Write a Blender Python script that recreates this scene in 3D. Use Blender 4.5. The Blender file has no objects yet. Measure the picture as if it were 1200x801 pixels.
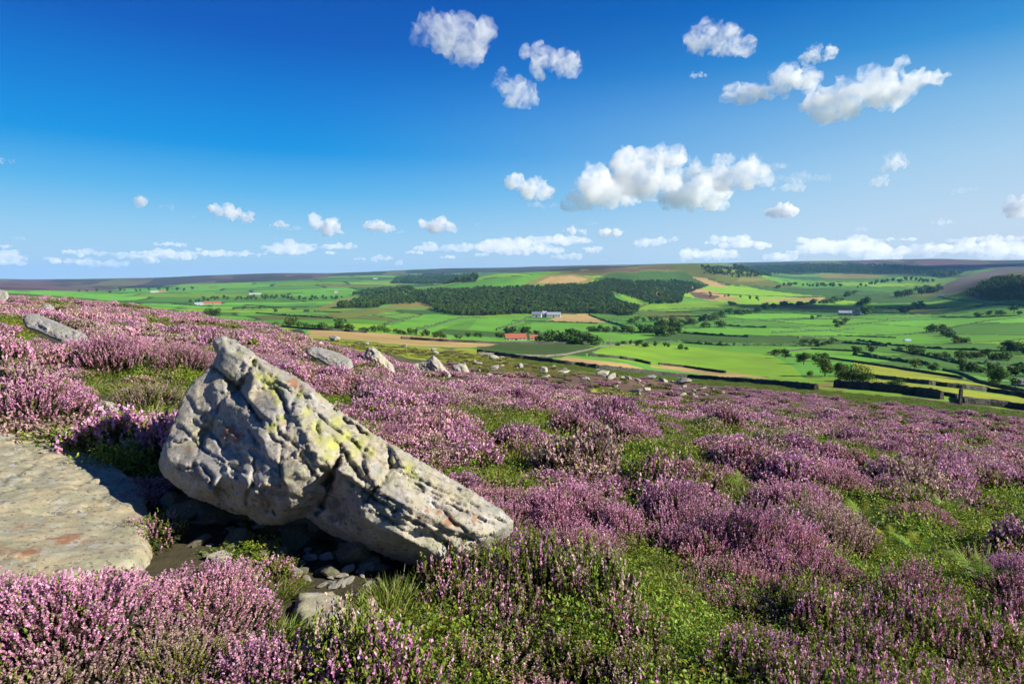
import bpy, math, random
import numpy as np
from mathutils import Vector, Matrix, Euler, geometry

# ------------------------------------------------------------------ camera, sky, sun, exposure
scene = bpy.context.scene
COL = scene.collection
F = 1200 / 36.0 * 22.0          # focal length in pixels of the 1200 px wide photograph
PITCH = math.atan(70.5 / F)
CZ = 1.6
cam_d = bpy.data.cameras.new('camera'); cam_d.lens = 22; cam_d.sensor_width = 36
cam_d.clip_start = 0.05; cam_d.clip_end = 80000
cam = bpy.data.objects.new('camera', cam_d); COL.objects.link(cam)
cam.location = (0, 0, CZ); cam.rotation_euler = (math.pi / 2 - PITCH, 0, 0)
scene.camera = cam

SUN_AZ, SUN_EL = 109.0, 29.0     # degrees clockwise from the viewing direction (+Y), elevation
world = bpy.data.worlds.new('World'); scene.world = world; world.use_nodes = True
wt = world.node_tree; wt.nodes.clear()
wo = wt.nodes.new('ShaderNodeOutputWorld'); bg = wt.nodes.new('ShaderNodeBackground')
sky = wt.nodes.new('ShaderNodeTexSky'); sky.sky_type = 'NISHITA'; sky.sun_disc = False
sky.sun_elevation = math.radians(SUN_EL); sky.sun_rotation = math.radians(SUN_AZ)
sky.altitude = 300; sky.air_density = 1.0; sky.dust_density = 0.35; sky.ozone_density = 3.0
# a polarised, saturated sky: the physical sky graded by height and by bearing (paler towards the sun, on the right)
def lin(c): return tuple(((v / 255 + .055) / 1.055) ** 2.4 if v > 10 else v / 255 / 12.92 for v in c)
EXPO = 0.95
geo_w = wt.nodes.new('ShaderNodeTexCoord'); sep = wt.nodes.new('ShaderNodeSeparateXYZ'); wt.links.new(geo_w.outputs['Generated'], sep.inputs[0])
def sky_ramp(stops):
    r = wt.nodes.new('ShaderNodeValToRGB'); wt.links.new(sep.outputs[2], r.inputs[0]); e = r.color_ramp
    while len(e.elements) < len(stops): e.elements.new(.5)
    for k, (p, c) in enumerate(stops):
        e.elements[k].position = p; q = lin(c); e.elements[k].color = tuple(v / 2 ** EXPO / SKYS for v in q) + (1,)
    return r.outputs[0]
SKYS = 0.10
ra = sky_ramp([(0, (200,224,242)), (.07, (158,209,240)), (.13, (94,183,237)), (.19, (2,149,227)), (.26, (0,123,213)), (.33, (0,92,190)), (.5, (0,60,155)), (1, (0,40,110))])
rb = sky_ramp([(0, (228,237,243)), (.08, (208,226,241)), (.16, (180,214,238)), (.23, (140,194,232)), (.30, (60,154,218)), (.37, (0,116,200)), (.5, (0,80,174)), (1, (0,50,130))])
azn = wt.nodes.new('ShaderNodeMath'); azn.operation = 'ARCTAN2'; wt.links.new(sep.outputs[0], azn.inputs[0]); wt.links.new(sep.outputs[1], azn.inputs[1])
azr = wt.nodes.new('ShaderNodeMapRange'); azr.interpolation_type = 'SMOOTHSTEP'; wt.links.new(azn.outputs[0], azr.inputs[0]); azr.inputs[1].default_value = -.38; azr.inputs[2].default_value = .95
def wmix(f, a, b):
    n = wt.nodes.new('ShaderNodeMix'); n.data_type = 'RGBA'
    for k, v in ((0, f), (6, a), (7, b)):
        if isinstance(v, float): n.inputs[k].default_value = v
        else: wt.links.new(v, n.inputs[k])
    return n.outputs[2]
grade = wmix(azr.outputs[0], ra, rb)
wt.links.new(wmix(0.992, sky.outputs[0], grade), bg.inputs['Color'])
bg.inputs['Strength'].default_value = SKYS
wt.links.new(bg.outputs[0], wo.inputs['Surface'])
sd = bpy.data.lights.new('sun', 'SUN'); sd.energy = 5.0; sd.angle = math.radians(0.5); sd.color = (1.0, 0.93, 0.82)
sun = bpy.data.objects.new('sun', sd); COL.objects.link(sun)
_a, _e = math.radians(SUN_AZ), math.radians(SUN_EL)
SUNDIR = Vector((math.sin(_a) * math.cos(_e), math.cos(_a) * math.cos(_e), math.sin(_e)))
sun.rotation_euler = SUNDIR.to_track_quat('Z', 'Y').to_euler(); sun.location = (20, -10, 30)
scene.view_settings.view_transform = 'Standard'; scene.view_settings.look = 'None'
scene.view_settings.exposure = EXPO; scene.view_settings.gamma = 1
scene.view_settings.use_curve_mapping = False
cy = scene.cycles if hasattr(scene, 'cycles') else None
scene.render.engine = 'CYCLES'
scene.cycles.max_bounces = 9; scene.cycles.diffuse_bounces = 3; scene.cycles.glossy_bounces = 1
scene.cycles.transmission_bounces = 3; scene.cycles.volume_bounces = 9; scene.cycles.transparent_max_bounces = 8
scene.cycles.caustics_reflective = False; scene.cycles.caustics_refractive = False
scene.cycles.use_denoising = True; scene.cycles.volume_step_rate = 1.0; scene.cycles.volume_max_steps = 256
try:
    scene.cycles.denoiser = 'OPENIMAGEDENOISE'; scene.cycles.denoising_input_passes = 'RGB_ALBEDO_NORMAL'
except Exception: pass

# ------------------------------------------------------------------ helpers
def h01(ix, iy, seed=0):
    ix = np.asarray(ix).astype(np.int64); iy = np.asarray(iy).astype(np.int64)
    n = (ix * 374761393 + iy * 668265263 + seed * 1442695041) & 0xFFFFFFFF
    n = ((n ^ (n >> 13)) * 1274126177) & 0xFFFFFFFF
    n = ((n ^ (n >> 16)) * 2246822519) & 0xFFFFFFFF
    return ((n ^ (n >> 15)) & 0xFFFFFF) / float(0xFFFFFF)
def vnoise(x, y, seed=0):                      # value noise, -1..1
    x = np.asarray(x, float); y = np.asarray(y, float)
    ix = np.floor(x); iy = np.floor(y); fx = x - ix; fy = y - iy
    fx = fx * fx * fx * (fx * (fx * 6 - 15) + 10); fy = fy * fy * fy * (fy * (fy * 6 - 15) + 10)
    a = h01(ix, iy, seed); b = h01(ix + 1, iy, seed); c = h01(ix, iy + 1, seed); d = h01(ix + 1, iy + 1, seed)
    return ((a * (1 - fx) + b * fx) * (1 - fy) + (c * (1 - fx) + d * fx) * fy) * 2 - 1
def fbm(x, y, seed=0, octv=4, gain=.5):
    s = 0; a = 1; t = 0
    for k in range(octv):
        s = s + a * vnoise(x * 2 ** k + 17.3 * k, y * 2 ** k - 9.1 * k, seed + k); t += a; a *= gain
    return s / t
def vnoise3(x, y, z, seed=0):
    iz = np.floor(z); fz = z - iz; fz = fz * fz * (3 - 2 * fz)
    r = np.zeros_like(x)
    a = _vn3(x, y, iz, seed); b = _vn3(x, y, iz + 1, seed)
    return a * (1 - fz) + b * fz
def _vn3(x, y, iz, seed):
    ix = np.floor(x); iy = np.floor(y); fx = x - ix; fy = y - iy
    fx = fx * fx * (3 - 2 * fx); fy = fy * fy * (3 - 2 * fy)
    q = iz.astype(np.int64) * 7919
    a = h01(ix + q, iy - q * 3, seed); b = h01(ix + 1 + q, iy - q * 3, seed)
    c = h01(ix + q, iy + 1 - q * 3, seed); d = h01(ix + 1 + q, iy + 1 - q * 3, seed)
    return ((a * (1 - fx) + b * fx) * (1 - fy) + (c * (1 - fx) + d * fx) * fy) * 2 - 1
def fbm3(p, scale, seed=0, octv=4, gain=.5):
    s = 0; a = 1; t = 0
    for k in range(octv):
        q = p * scale * 2 ** k + k * 11.7
        s = s + a * vnoise3(q[:, 0], q[:, 1], q[:, 2], seed + k); t += a; a *= gain
    return s / t
def sstep(a, b, x):
    t = np.clip((np.asarray(x, float) - a) / (b - a), 0, 1); return t * t * (3 - 2 * t)

def tag(o, label=None, cat=None, group=None, kind=None):
    if label: o['label'] = label
    if cat: o['category'] = cat
    if group: o['group'] = group
    if kind: o['kind'] = kind
    return o
def empty(name, loc, rz=0):
    o = bpy.data.objects.new(name, None); COL.objects.link(o); o.location = loc; o.rotation_euler = (0, 0, rz)
    o.empty_display_size = .2
    return o
def mesh_from(name, V, Fc, mat=None, colors=None, smooth=True, attrs=None):
    """V (n,3); Fc: (m,3|4) int array or list of lists; colors per vertex (n,3|4)"""
    me = bpy.data.meshes.new(name)
    V = np.asarray(V, np.float32)
    if isinstance(Fc, np.ndarray):
        k = Fc.shape[1]; m = len(Fc)
        me.vertices.add(len(V)); me.vertices.foreach_set('co', V.ravel())
        me.loops.add(m * k); me.loops.foreach_set('vertex_index', Fc.astype(np.int32).ravel())
        me.polygons.add(m); me.polygons.foreach_set('loop_start', np.arange(0, m * k, k, dtype=np.int32))
        me.polygons.foreach_set('loop_total', np.full(m, k, np.int32))
        me.update(calc_edges=True)
    else:
        me.from_pydata(V.tolist(), [], Fc); me.update()
    if colors is not None:
        c = np.ones((len(V), 4), np.float32); c[:, :colors.shape[1]] = colors
        at_ = me.color_attributes.new('Col', 'FLOAT_COLOR', 'POINT'); at_.data.foreach_set('color', c.ravel())
    for k2, v2 in (attrs or {}).items():
        a2 = me.attributes.new(k2, 'FLOAT', 'POINT'); a2.data.foreach_set('value', np.asarray(v2, np.float32))
    me.polygons.foreach_set('use_smooth', np.full(len(me.polygons), bool(smooth)))
    if mat: me.materials.append(mat)
    me.validate()
    return me
def obj(name, me, parent=None, loc=None):
    o = bpy.data.objects.new(name, me); COL.objects.link(o)
    if parent: o.parent = parent
    if loc is not None: o.location = loc
    return o
class MB:
    def __init__(s): s.V = []; s.F = []; s.C = []; s.n = 0
    def add(s, V, Fc, col):
        V = np.asarray(V, float); s.V.append(V); s.F.append(np.asarray(Fc, int) + s.n); s.n += len(V)
        c = np.asarray(col, float)
        s.C.append(np.tile(c, (len(V), 1)) if c.ndim == 1 else c)
    def mesh(s, name, mat, smooth=False):
        return mesh_from(name, np.concatenate(s.V), np.concatenate(s.F), mat, np.concatenate(s.C), smooth)
    def box(s, x0, x1, y0, y1, z0, z1, col):
        V = [(x, y, z) for z in (z0, z1) for (x, y) in ((x0, y0), (x1, y0), (x1, y1), (x0, y1))]
        s.add(V, [(3, 2, 1, 0), (4, 5, 6, 7), (0, 1, 5, 4), (1, 2, 6, 5), (2, 3, 7, 6), (3, 0, 4, 7)], col)

# ------------------------------------------------------------------ materials
def newmat(name):
    m = bpy.data.materials.new(name); m.use_nodes = True; t = m.node_tree; t.nodes.clear()
    out = t.nodes.new('ShaderNodeOutputMaterial'); return m, t, out
def N(t, typ, **kw):
    n = t.nodes.new(typ)
    for k, v in kw.items():
        if k in n.inputs.keys() and not hasattr(n, k): n.inputs[k].default_value = v
        else:
            try: setattr(n, k, v)
            except Exception: n.inputs[k].default_value = v
    return n
def L(t, a, b): t.links.new(a, b)
def mathn(t, op, a, b=None, clamp=False):
    n = t.nodes.new('ShaderNodeMath'); n.operation = op; n.use_clamp = clamp
    for i, v in enumerate((a, b)):
        if v is None: continue
        if isinstance(v, (int, float)): n.inputs[i].default_value = v
        else: L(t, v, n.inputs[i])
    return n.outputs[0]
def mixc(t, fac, a, b, blend='MIX'):
    n = t.nodes.new('ShaderNodeMix'); n.data_type = 'RGBA'; n.blend_type = blend
    for k, v in ((0, fac), (6, a), (7, b)):
        if isinstance(v, (int, float)): n.inputs[k].default_value = v
        elif isinstance(v, tuple): n.inputs[k].default_value = (*v[:3], 1)
        else: L(t, v, n.inputs[k])
    return n.outputs[2]
def ramp(t, fac, lo, hi, a=0.0, b=1.0):
    n = t.nodes.new('ShaderNodeMapRange'); n.clamp = True
    L(t, fac, n.inputs[0]); n.inputs[1].default_value = lo; n.inputs[2].default_value = hi
    n.inputs[3].default_value = a; n.inputs[4].default_value = b; return n.outputs[0]
def noise(t, scale, detail=4, rough=.55, vec=None, dist=0):
    n = t.nodes.new('ShaderNodeTexNoise'); n.inputs['Scale'].default_value = scale
    n.inputs['Detail'].default_value = detail; n.inputs['Roughness'].default_value = rough
    n.inputs['Distortion'].default_value = dist
    if vec is not None: L(t, vec, n.inputs['Vector'])
    return n.outputs[0]
def mat_leaf(name, trans=.3, jitter=.25, rough=.6, hue=.02, spec=.25):
    m, t, out = newmat(name)
    at_ = N(t, 'ShaderNodeAttribute', attribute_name='Col')
    oi = t.nodes.new('ShaderNodeObjectInfo')
    hsn = t.nodes.new('ShaderNodeHueSaturation')
    L(t, at_.outputs['Color'], hsn.inputs['Color'])
    L(t, ramp(t, oi.outputs['Random'], 0, 1, 1 - jitter, 1 + jitter), hsn.inputs['Value'])
    r2 = mathn(t, 'FRACT', mathn(t, 'MULTIPLY', oi.outputs['Random'], 7.13))
    L(t, ramp(t, r2, 0, 1, .5 - hue, .5 + hue), hsn.inputs['Hue'])
    b = t.nodes.new('ShaderNodeBsdfPrincipled'); b.inputs['Roughness'].default_value = rough
    b.inputs['Specular IOR Level'].default_value = spec
    L(t, hsn.outputs[0], b.inputs['Base Color'])
    tr = t.nodes.new('ShaderNodeBsdfTranslucent'); L(t, hsn.outputs[0], tr.inputs['Color'])
    mx = t.nodes.new('ShaderNodeMixShader'); mx.inputs[0].default_value = trans
    L(t, b.outputs[0], mx.inputs[1]); L(t, tr.outputs[0], mx.inputs[2]); L(t, mx.outputs[0], out.inputs['Surface'])
    return m
def mat_plain(name, col, rough=.8, var=.25, scale=3.0):
    m, t, out = newmat(name)
    b = t.nodes.new('ShaderNodeBsdfPrincipled'); b.inputs['Roughness'].default_value = rough
    tc = t.nodes.new('ShaderNodeTexCoord')
    nz = noise(t, scale, 5, .6, tc.outputs['Object'])
    c = mixc(t, ramp(t, nz, .3, .7), tuple(x * (1 - var) for x in col), tuple(min(1, x * (1 + var)) for x in col))
    L(t, c, b.inputs['Base Color']); L(t, b.outputs[0], out.inputs['Surface']); return m

# ------------------------------------------------------------------ terrain shape
def ray(px, py):
    u = (px - 600) / F; v = (400.5 - py) / F
    return np.array((u, math.cos(PITCH) + v * math.sin(PITCH), -math.sin(PITCH) + v * math.cos(PITCH)))
# for each photographed direction: (row of the photograph, distance in metres) pairs read off the picture
KN = {
 0:   [(396,20),(366,45),(347,90),(352,130),(362,260),(360,600),(346,1500),(340,2300),(334,3800),(327.5,7000),(327,9500),(331,14000)],
 150: [(403,20),(377,45),(358,80),(366,130),(372,260),(366,600),(354,1500),(345,2300),(337,3800),(325.5,7000),(328,9500),(331,14000)],
 300: [(414,20),(395,36),(382,60),(388,110),(390,230),(385,400),(375,700),(362,1200),(350,1900),(338,3000),(321,6500),(325,9500),(331,14000)],
 400: [(428,20),(416,34),(410,55),(405,110),(398,180),(394,260),(384,430),(372,750),(360,1200),(349,1900),(335,3000),(319,6500),(324,9500),(331,14000)],
 500: [(449,22),(438,34),(431,52),(420,90),(410,150),(403,230),(396,350),(385,560),(374,900),(367,1150),(346,1650),(337,2100),(335,2900),(326,4500),(315.5,7000),(322,9500),(331,14000)],
 600: [(459,22),(448,34),(440,52),(430,90),(419,150),(408,240),(399,400),(390,600),(378,850),(368,1100),(345,1550),(328,2000),(320,2300),(323,3200),(321,4500),(313.5,7000),(320,9500),(331,14000)],
 700: [(474,23),(461,38),(451,60),(441,90),(429,150),(412,260),(402,400),(390,620),(376,950),(362,1300),(345,1650),(325,2200),(312,2800),(319,3800),(316,5000),(310.5,7500),(318,9500),(331,14000)],
 820: [(488,24),(474,40),(463,62),(453,105),(442,170),(426,270),(412,380),(400,520),(385,780),(370,1100),(352,1700),(334,2400),(308.5,3200),(319,4200),(315,6000),(308.5,8000),(316,9500),(331,14000)],
 950: [(507,24),(487,42),(470,70),(456,105),(445,160),(430,270),(418,370),(405,520),(390,760),(372,1150),(355,1800),(340,2700),(330,3600),(318,5200),(306,7500),(314,9500),(331,14000)],
 1080:[(524,24),(501,42),(483,65),(468,88),(458,120),(445,200),(430,320),(415,470),(400,680),(380,1050),(362,1600),(348,2300),(336,3200),(318,5000),(303.5,7500),(312,9500),(331,14000)],
 1200:[(541,24),(516,42),(496,68),(482,92),(470,140),(455,230),(440,330),(422,470),(400,700),(380,1000),(358,1400),(342,1750),(324,2100),(318,2500),(321,3800),(305,7500),(313,9500),(331,14000)],
}
def pchip(x, y, xq):
    x = np.asarray(x, float); y = np.asarray(y, float); h = np.diff(x); d = np.diff(y) / h
    m = np.zeros_like(y)
    for i in range(1, len(x) - 1):
        if d[i - 1] * d[i] > 0:
            w1 = 2 * h[i] + h[i - 1]; w2 = h[i] + 2 * h[i - 1]
            m[i] = (w1 + w2) / (w1 / d[i - 1] + w2 / d[i])
    m[0] = d[0]; m[-1] = d[-1]
    i = np.clip(np.searchsorted(x, xq) - 1, 0, len(x) - 2)
    t = (xq - x[i]) / h[i]
    r = ((2 * t ** 3 - 3 * t ** 2 + 1) * y[i] + (t ** 3 - 2 * t ** 2 + t) * h[i] * m[i]
         + (-2 * t ** 3 + 3 * t ** 2) * y[i + 1] + (t ** 3 - t ** 2) * h[i] * m[i + 1])
    r = np.where(xq < x[0], y[0], r); return np.where(xq > x[-1], y[-1], r)
LR0, LR1, NLR = math.log(18), math.log(14500), 420
lr = np.linspace(LR0, LR1, NLR)
cols = []; phis = []
for px in sorted(KN):
    g = []; rr = []
    for (py, R) in KN[px]:
        d = ray(px, py); g.append(d[2] / math.hypot(d[0], d[1])); rr.append(math.log(R))
    cols.append(pchip(rr, g, lr)); d = ray(px, 400); phis.append(math.atan2(d[0], d[1]))
cols = [cols[0]] + cols + [cols[-1]]; phis = [-1.0] + phis + [1.0]
PH0, PH1, NPH = -1.0, 1.0, 400
phq = np.linspace(PH0, PH1, NPH); cols = np.array(cols); TAB = np.zeros((NPH, NLR))
for k in range(NLR): TAB[:, k] = pchip(phis, cols[:, k], phq)
def near_z(x, y):
    z = -.11 * y - .11 * x
    z = z + .06 * fbm(x / 1.3, y / 1.3, 5, 3) + .10 * vnoise(x / 4.1, y / 4.1, 9)
    return z
def H(x, y):
    x = np.asarray(x, float); y = np.asarray(y, float)
    R = np.hypot(x, y) + 1e-6; ph = np.arctan2(x, y)
    a = np.clip((ph - PH0) / (PH1 - PH0), 0, 1) * (NPH - 1); b = np.clip((np.log(R) - LR0) / (LR1 - LR0), 0, 1) * (NLR - 1)
    i = np.minimum(a.astype(int), NPH - 2); j = np.minimum(b.astype(int), NLR - 2); fa = a - i; fb = b - j
    g = (TAB[i, j] * (1 - fb) + TAB[i, j + 1] * fb) * (1 - fa) + (TAB[i + 1, j] * (1 - fb) + TAB[i + 1, j + 1] * fb) * fa
    zf = CZ + g * R
    back = sstep(1.15, 2.4, np.abs(ph))                       # behind the camera: gentle moorland
    zf = zf * (1 - back) + back * (-.05 * R * np.clip(np.sin(ph), -1, 1) * .6)
    zf = zf - .24 * sstep(11, 20, R) * (1 - sstep(90, 150, R))     # the rows above were read on top of the heather
    zf = zf - .22 * sstep(13, 22, R) * (1 - sstep(36, 60, R)) * sstep(-.45, -.2, ph)
    zf = zf + .16 * fbm(x / 5, y / 5, 21, 3) * sstep(18, 30, R) * (1 - sstep(150, 400, R))
    zf = zf + .5 * fbm(x / 28, y / 28, 31, 3) * sstep(60, 200, R) * (1 - .5 * sstep(400, 900, R))
    zf = zf + 2.2 * fbm(x / 170, y / 170, 41, 4) * sstep(500, 1200, R) + 9 * fbm(x / 800, y / 800, 51, 4) * sstep(2200, 5000, R)
    w = sstep(12, 22, R)
    return near_z(x, y) * (1 - w) + zf * w
TT = np.exp(np.linspace(math.log(1.2), math.log(15000), 2600))
def at(px, py, h=0.0, far=False):
    """point where the view ray of a photograph pixel meets the ground raised by h"""
    for _ in range(60):
        d = ray(px, py); k = math.hypot(d[0], d[1]); d = d / k
        x = d[0] * TT; y = d[1] * TT; z = CZ + d[2] * TT; e = z - H(x, y) - h
        s = np.where(e < 0)[0]
        if len(s) and s[0] > 0:
            i = s[0]; w = e[i - 1] / (e[i - 1] - e[i]); T = TT[i - 1] + w * (TT[i] - TT[i - 1])
            return np.array((d[0] * T, d[1] * T, float(H(d[0] * T, d[1] * T))))
        py += 1.0
    return None
def poly_xy(poly, step=7.0, h=0.0):
    out = []
    n = len(poly)
    for i in range(n):
        a = np.array(poly[i], float); b = np.array(poly[(i + 1) % n], float)
        k = max(1, int(np.hypot(*(b - a)) / step))
        for j in range(k):
            q = a + (b - a) * j / k; p = at(q[0], q[1], h)
            if p is not None: out.append(p[:2])
    return np.array(out)
def inside(x, y, P):
    x = np.asarray(x); y = np.asarray(y); r = np.zeros(x.shape, bool)
    bb = (x >= P[:, 0].min()) & (x <= P[:, 0].max()) & (y >= P[:, 1].min()) & (y <= P[:, 1].max())
    if not bb.any(): return r
    xs = x[bb]; ys = y[bb]; c = np.zeros(xs.shape, bool); n = len(P); j = n - 1
    for i in range(n):
        xi, yi = P[i]; xj, yj = P[j]
        if yi != yj:
            m = ((yi > ys) != (yj > ys)) & (xs < (xj - xi) * (ys - yi) / (yj - yi) + xi); c ^= m
        j = i
    r[bb] = c; return r
# ------------------------------------------------------------------ land cover (albedo of fields and moor)
G1 = (.125, .37, .028); G2 = (.09, .29, .03); G3 = (.04, .14, .02); G4 = (.20, .40, .022)
Y1 = (.33, .37, .03); TN = (.50, .34, .13); OC = (.24, .22, .05); OL = (.15, .19, .03)
MO = (.055, .036, .05); MB_ = (.10, .06, .05); FF = (.014, .03, .012); BR = (.14, .08, .06); BRK = (.035, .095, .014)
FIELDS = [
 ('moor', MO, [(-80,318),(300,312),(450,305),(700,300),(800,298),(1300,294),(1300,314),(1190,312),(1100,318),(1040,313),(1000,309),(900,312),(760,314),(640,318),(600,319),(560,320),(480,321),(400,324),(300,330),(215,333),(130,340),(-80,340)]),
 ('heath', OL, [(620,321),(700,316),(780,309),(850,309),(905,320),(870,327),(830,326),(790,332),(740,330),(700,323)]),
 ('heath', G3, [(690,326),(730,319),(800,318),(835,331),(800,345),(775,344),(740,338)]),
 ('heath', BR, [(650,319),(700,316),(780,312),(790,315),(740,318),(700,320)]),
 ('field', G1, [(570,337),(605,327),(625,322),(645,321),(618,335),(600,337)]),
 ('field', OC, [(612,333),(640,322),(672,321),(700,326),(684,333),(650,334)]),
 ('field', TN, [(628,332),(645,324),(672,323),(690,327),(676,331)]),
 ('wood', FF, [(392,361),(430,350),(480,346),(500,341),(560,338),(600,337),(640,336),(690,334),(712,328),(745,332),(790,345),(800,352),(760,354),(722,345),(716,342),(722,352),(750,362),(738,370),(690,367),(600,368),(560,370),(520,369),(508,362),(520,353),(450,356),(440,361)]),
 ('field', G4, [(716,341),(735,346),(757,353),(748,356),(735,352),(728,347)]),
 ('field', OC, [(450,359),(470,354),(520,353),(514,360),(480,362)]),
 ('field', OC, [(370,362),(400,350),(420,347),(395,358),(372,365)]),
 ('field', TN, [(750,342),(772,340),(800,349),(785,350)]),
 ('field', TN, [(798,336),(812,335),(850,345),(870,352),(830,352),(805,343)]),
 ('field', BR, [(806,341),(845,347),(835,351),(815,349)]),
 ('field', TN, [(810,324),(830,327),(855,337),(835,336)]),
 ('field', OC, [(870,325),(905,327),(880,330),(860,330)]),
 ('field', TN, [(895,351),(930,349),(968,348),(962,352),(930,353),(890,353)]),
 ('field', G4, [(760,355),(840,352),(870,360),(800,364),(745,364)]),
 ('heath', OL, [(740,366),(800,366),(830,372),(770,374)]),
 ('field', G1, [(548,386),(560,373),(620,369),(614,378),(580,388)]),
 ('field', G1, [(452,384),(475,376),(488,370),(520,366),(560,373),(538,378),(505,390)]),
 ('field', OL, [(380,366),(440,360),(470,362),(440,368),(400,373)]),
 ('field', TN, [(660,368),(690,368),(712,378),(660,377),(640,376)]),
 ('field', G1, [(600,386),(625,378),(712,379),(722,385),(690,388),(655,391)]),
 ('field', G1, [(690,389),(780,391),(752,398),(712,400)]),
 ('field', G1, [(460,390),(520,392),(600,396),(700,400),(720,404),(690,407),(600,403),(520,399),(440,392)]),
 ('straw', TN, [(366,386),(430,389),(520,396),(585,403),(580,407),(500,406),(430,399),(356,393)]),
 ('field', G2, [(350,380),(400,380),(420,384),(380,386),(340,383)]),
 ('moorgrass', (.30,.35,.03), [(330,390),(356,393),(430,400),(500,407),(560,409),(600,416),(650,428),(700,440),(600,442),(540,428),(440,412),(380,407)]),
 ('bracken', BRK, [(560,408),(585,403),(640,399),(690,406),(712,408),(680,417),(640,420),(600,417)]),
 ('straw', TN, [(664,418),(690,421),(742,427),(745,431),(690,428),(660,423)]),
 ('burnt', BR, [(520,424),(620,424),(660,428),(740,436),(800,446),(850,456),(870,463),(830,482),(760,480),(700,470),(620,457),(560,444),(520,436)]),
 ('moorgrass', (.30,.35,.03), [(700,455),(735,458),(760,470),(735,468),(705,460)]),
 ('field', G4, [(703,408),(735,403),(790,404),(860,411),(905,416),(930,430),(945,444),(880,440),(800,434),(745,425),(692,416)]),
 ('straw', TN, [(770,426),(830,434),(900,442),(890,444),(820,438),(770,431)]),
 ('bracken', (.045,.15,.02), [(600,420),(700,431),(800,441),(900,450),(975,458),(1000,472),(960,466),(900,458),(820,450),(700,437),(620,426)]),
 ('bracken', (.055,.15,.02), [(975,458),(1105,472),(1200,484),(1290,494),(1290,500),(1200,494),(1105,482),(990,470)]),
 ('heath', OC, [(955,446),(985,449),(980,462),(955,458)]),
 ('field', Y1, [(1000,424),(1030,426),(1110,437),(1128,444),(1060,437),(1000,431)]),
 ('field', Y1, [(1003,432),(1060,437),(1130,446),(1200,461),(1290,478),(1290,481),(1200,464),(1100,451),(1018,442)]),
 ('field', Y1, [(1018,443),(1100,453),(1200,467),(1290,484),(1290,490),(1200,474),(1110,461),(1050,457),(1012,450)]),
 ('field', G1, [(905,408),(950,406),(1010,412),(1060,423),(1000,424),(930,418)]),
 ('field', G4, [(1080,356),(1110,351),(1155,356),(1130,360),(1085,360)]),
 ('heath', (.12,.09,.07), [(1088,340),(1110,330),(1190,309),(1215,312),(1165,326),(1135,338),(1105,344)]),
 ('moor', MO, [(1172,327),(1200,320),(1290,316),(1290,330),(1200,329)]),
 ('field', OL, [(1105,345),(1140,338),(1150,342),(1130,347)]),
 ('heath', OC, [(1058,367),(1090,361),(1112,362),(1080,367)]),
 ('wood', FF, [(1130,347),(1150,334),(1165,327),(1200,326),(1300,326),(1300,348),(1200,351),(1165,352)]),
 ('wood', FF, [(905,318),(960,311),(1040,313),(1100,318),(1130,322),(1100,326),(1060,322),(1030,322),(960,320),(930,322)]),
 ('wood', (.02,.05,.02), [(820,312),(960,309),(1000,309),(960,314),(900,318),(860,316)]),
 ('field', OC, [(955,321),(1010,321),(1040,323),(1020,326),(965,326)]),
 ('wood', FF, [(465,326),(500,322),(555,323),(560,330),(500,333),(460,332)]),
]
POLYS = [(n, c, poly_xy(p, 9)) for (n, c, p) in FIELDS]
WOODS = [P for (n, c, P) in POLYS if n == 'wood']

def cell_fields(x, y, R):
    """patchwork of walled pasture: albedo for every point"""
    wx = x + 40 * vnoise(x / 310, y / 310, 61); wy = y + 60 * vnoise(x / 350, y / 350, 62)
    out = np.zeros(x.shape + (3,)); pal = np.array([G1, G1, G2, G2, G4, G1, G2, G4, G3, OL, G1, G4])
    far = R > 1500
    for msk, sx, sy, sd in ((~far, 190.0, 135.0, 3), (far, 400.0, 400.0, 7)):
        c_, s_ = math.cos(.35), math.sin(.35)
        a = (wx * c_ + wy * s_) / sx; b = (-wx * s_ + wy * c_) / sy
        ib = np.floor(b); a2 = a + .5 * h01(ib, ib * 0, sd) + .37 * (ib % 3); ia = np.floor(a2)
        k = (h01(ia, ib, sd + 1) * len(pal)).astype(int) % len(pal); col = pal[k] * (0.7 + .55 * h01(ia, ib, sd + 2))[..., None]
        da = np.minimum(a2 - ia, 1 - (a2 - ia)) * sx; db = np.minimum(b - ib, 1 - (b - ib)) * sy
        edge = np.minimum(da, db) < (1.8 + R * .0022)
        col = np.where((edge & (h01(ia, ib, sd + 9) > .12))[..., None], np.array([.018, .045, .014]), col)
        col = col * (1 + .16 * fbm(x / (12 + R * .03), y / (14 + R * .03), 197, 3) + .07 * vnoise((x * .8 + y * .6) / (2.5 + R * .006), (y * .8 - x * .6) / 160, 98))[..., None]
        out[msk] = col[msk]
    return out
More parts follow.
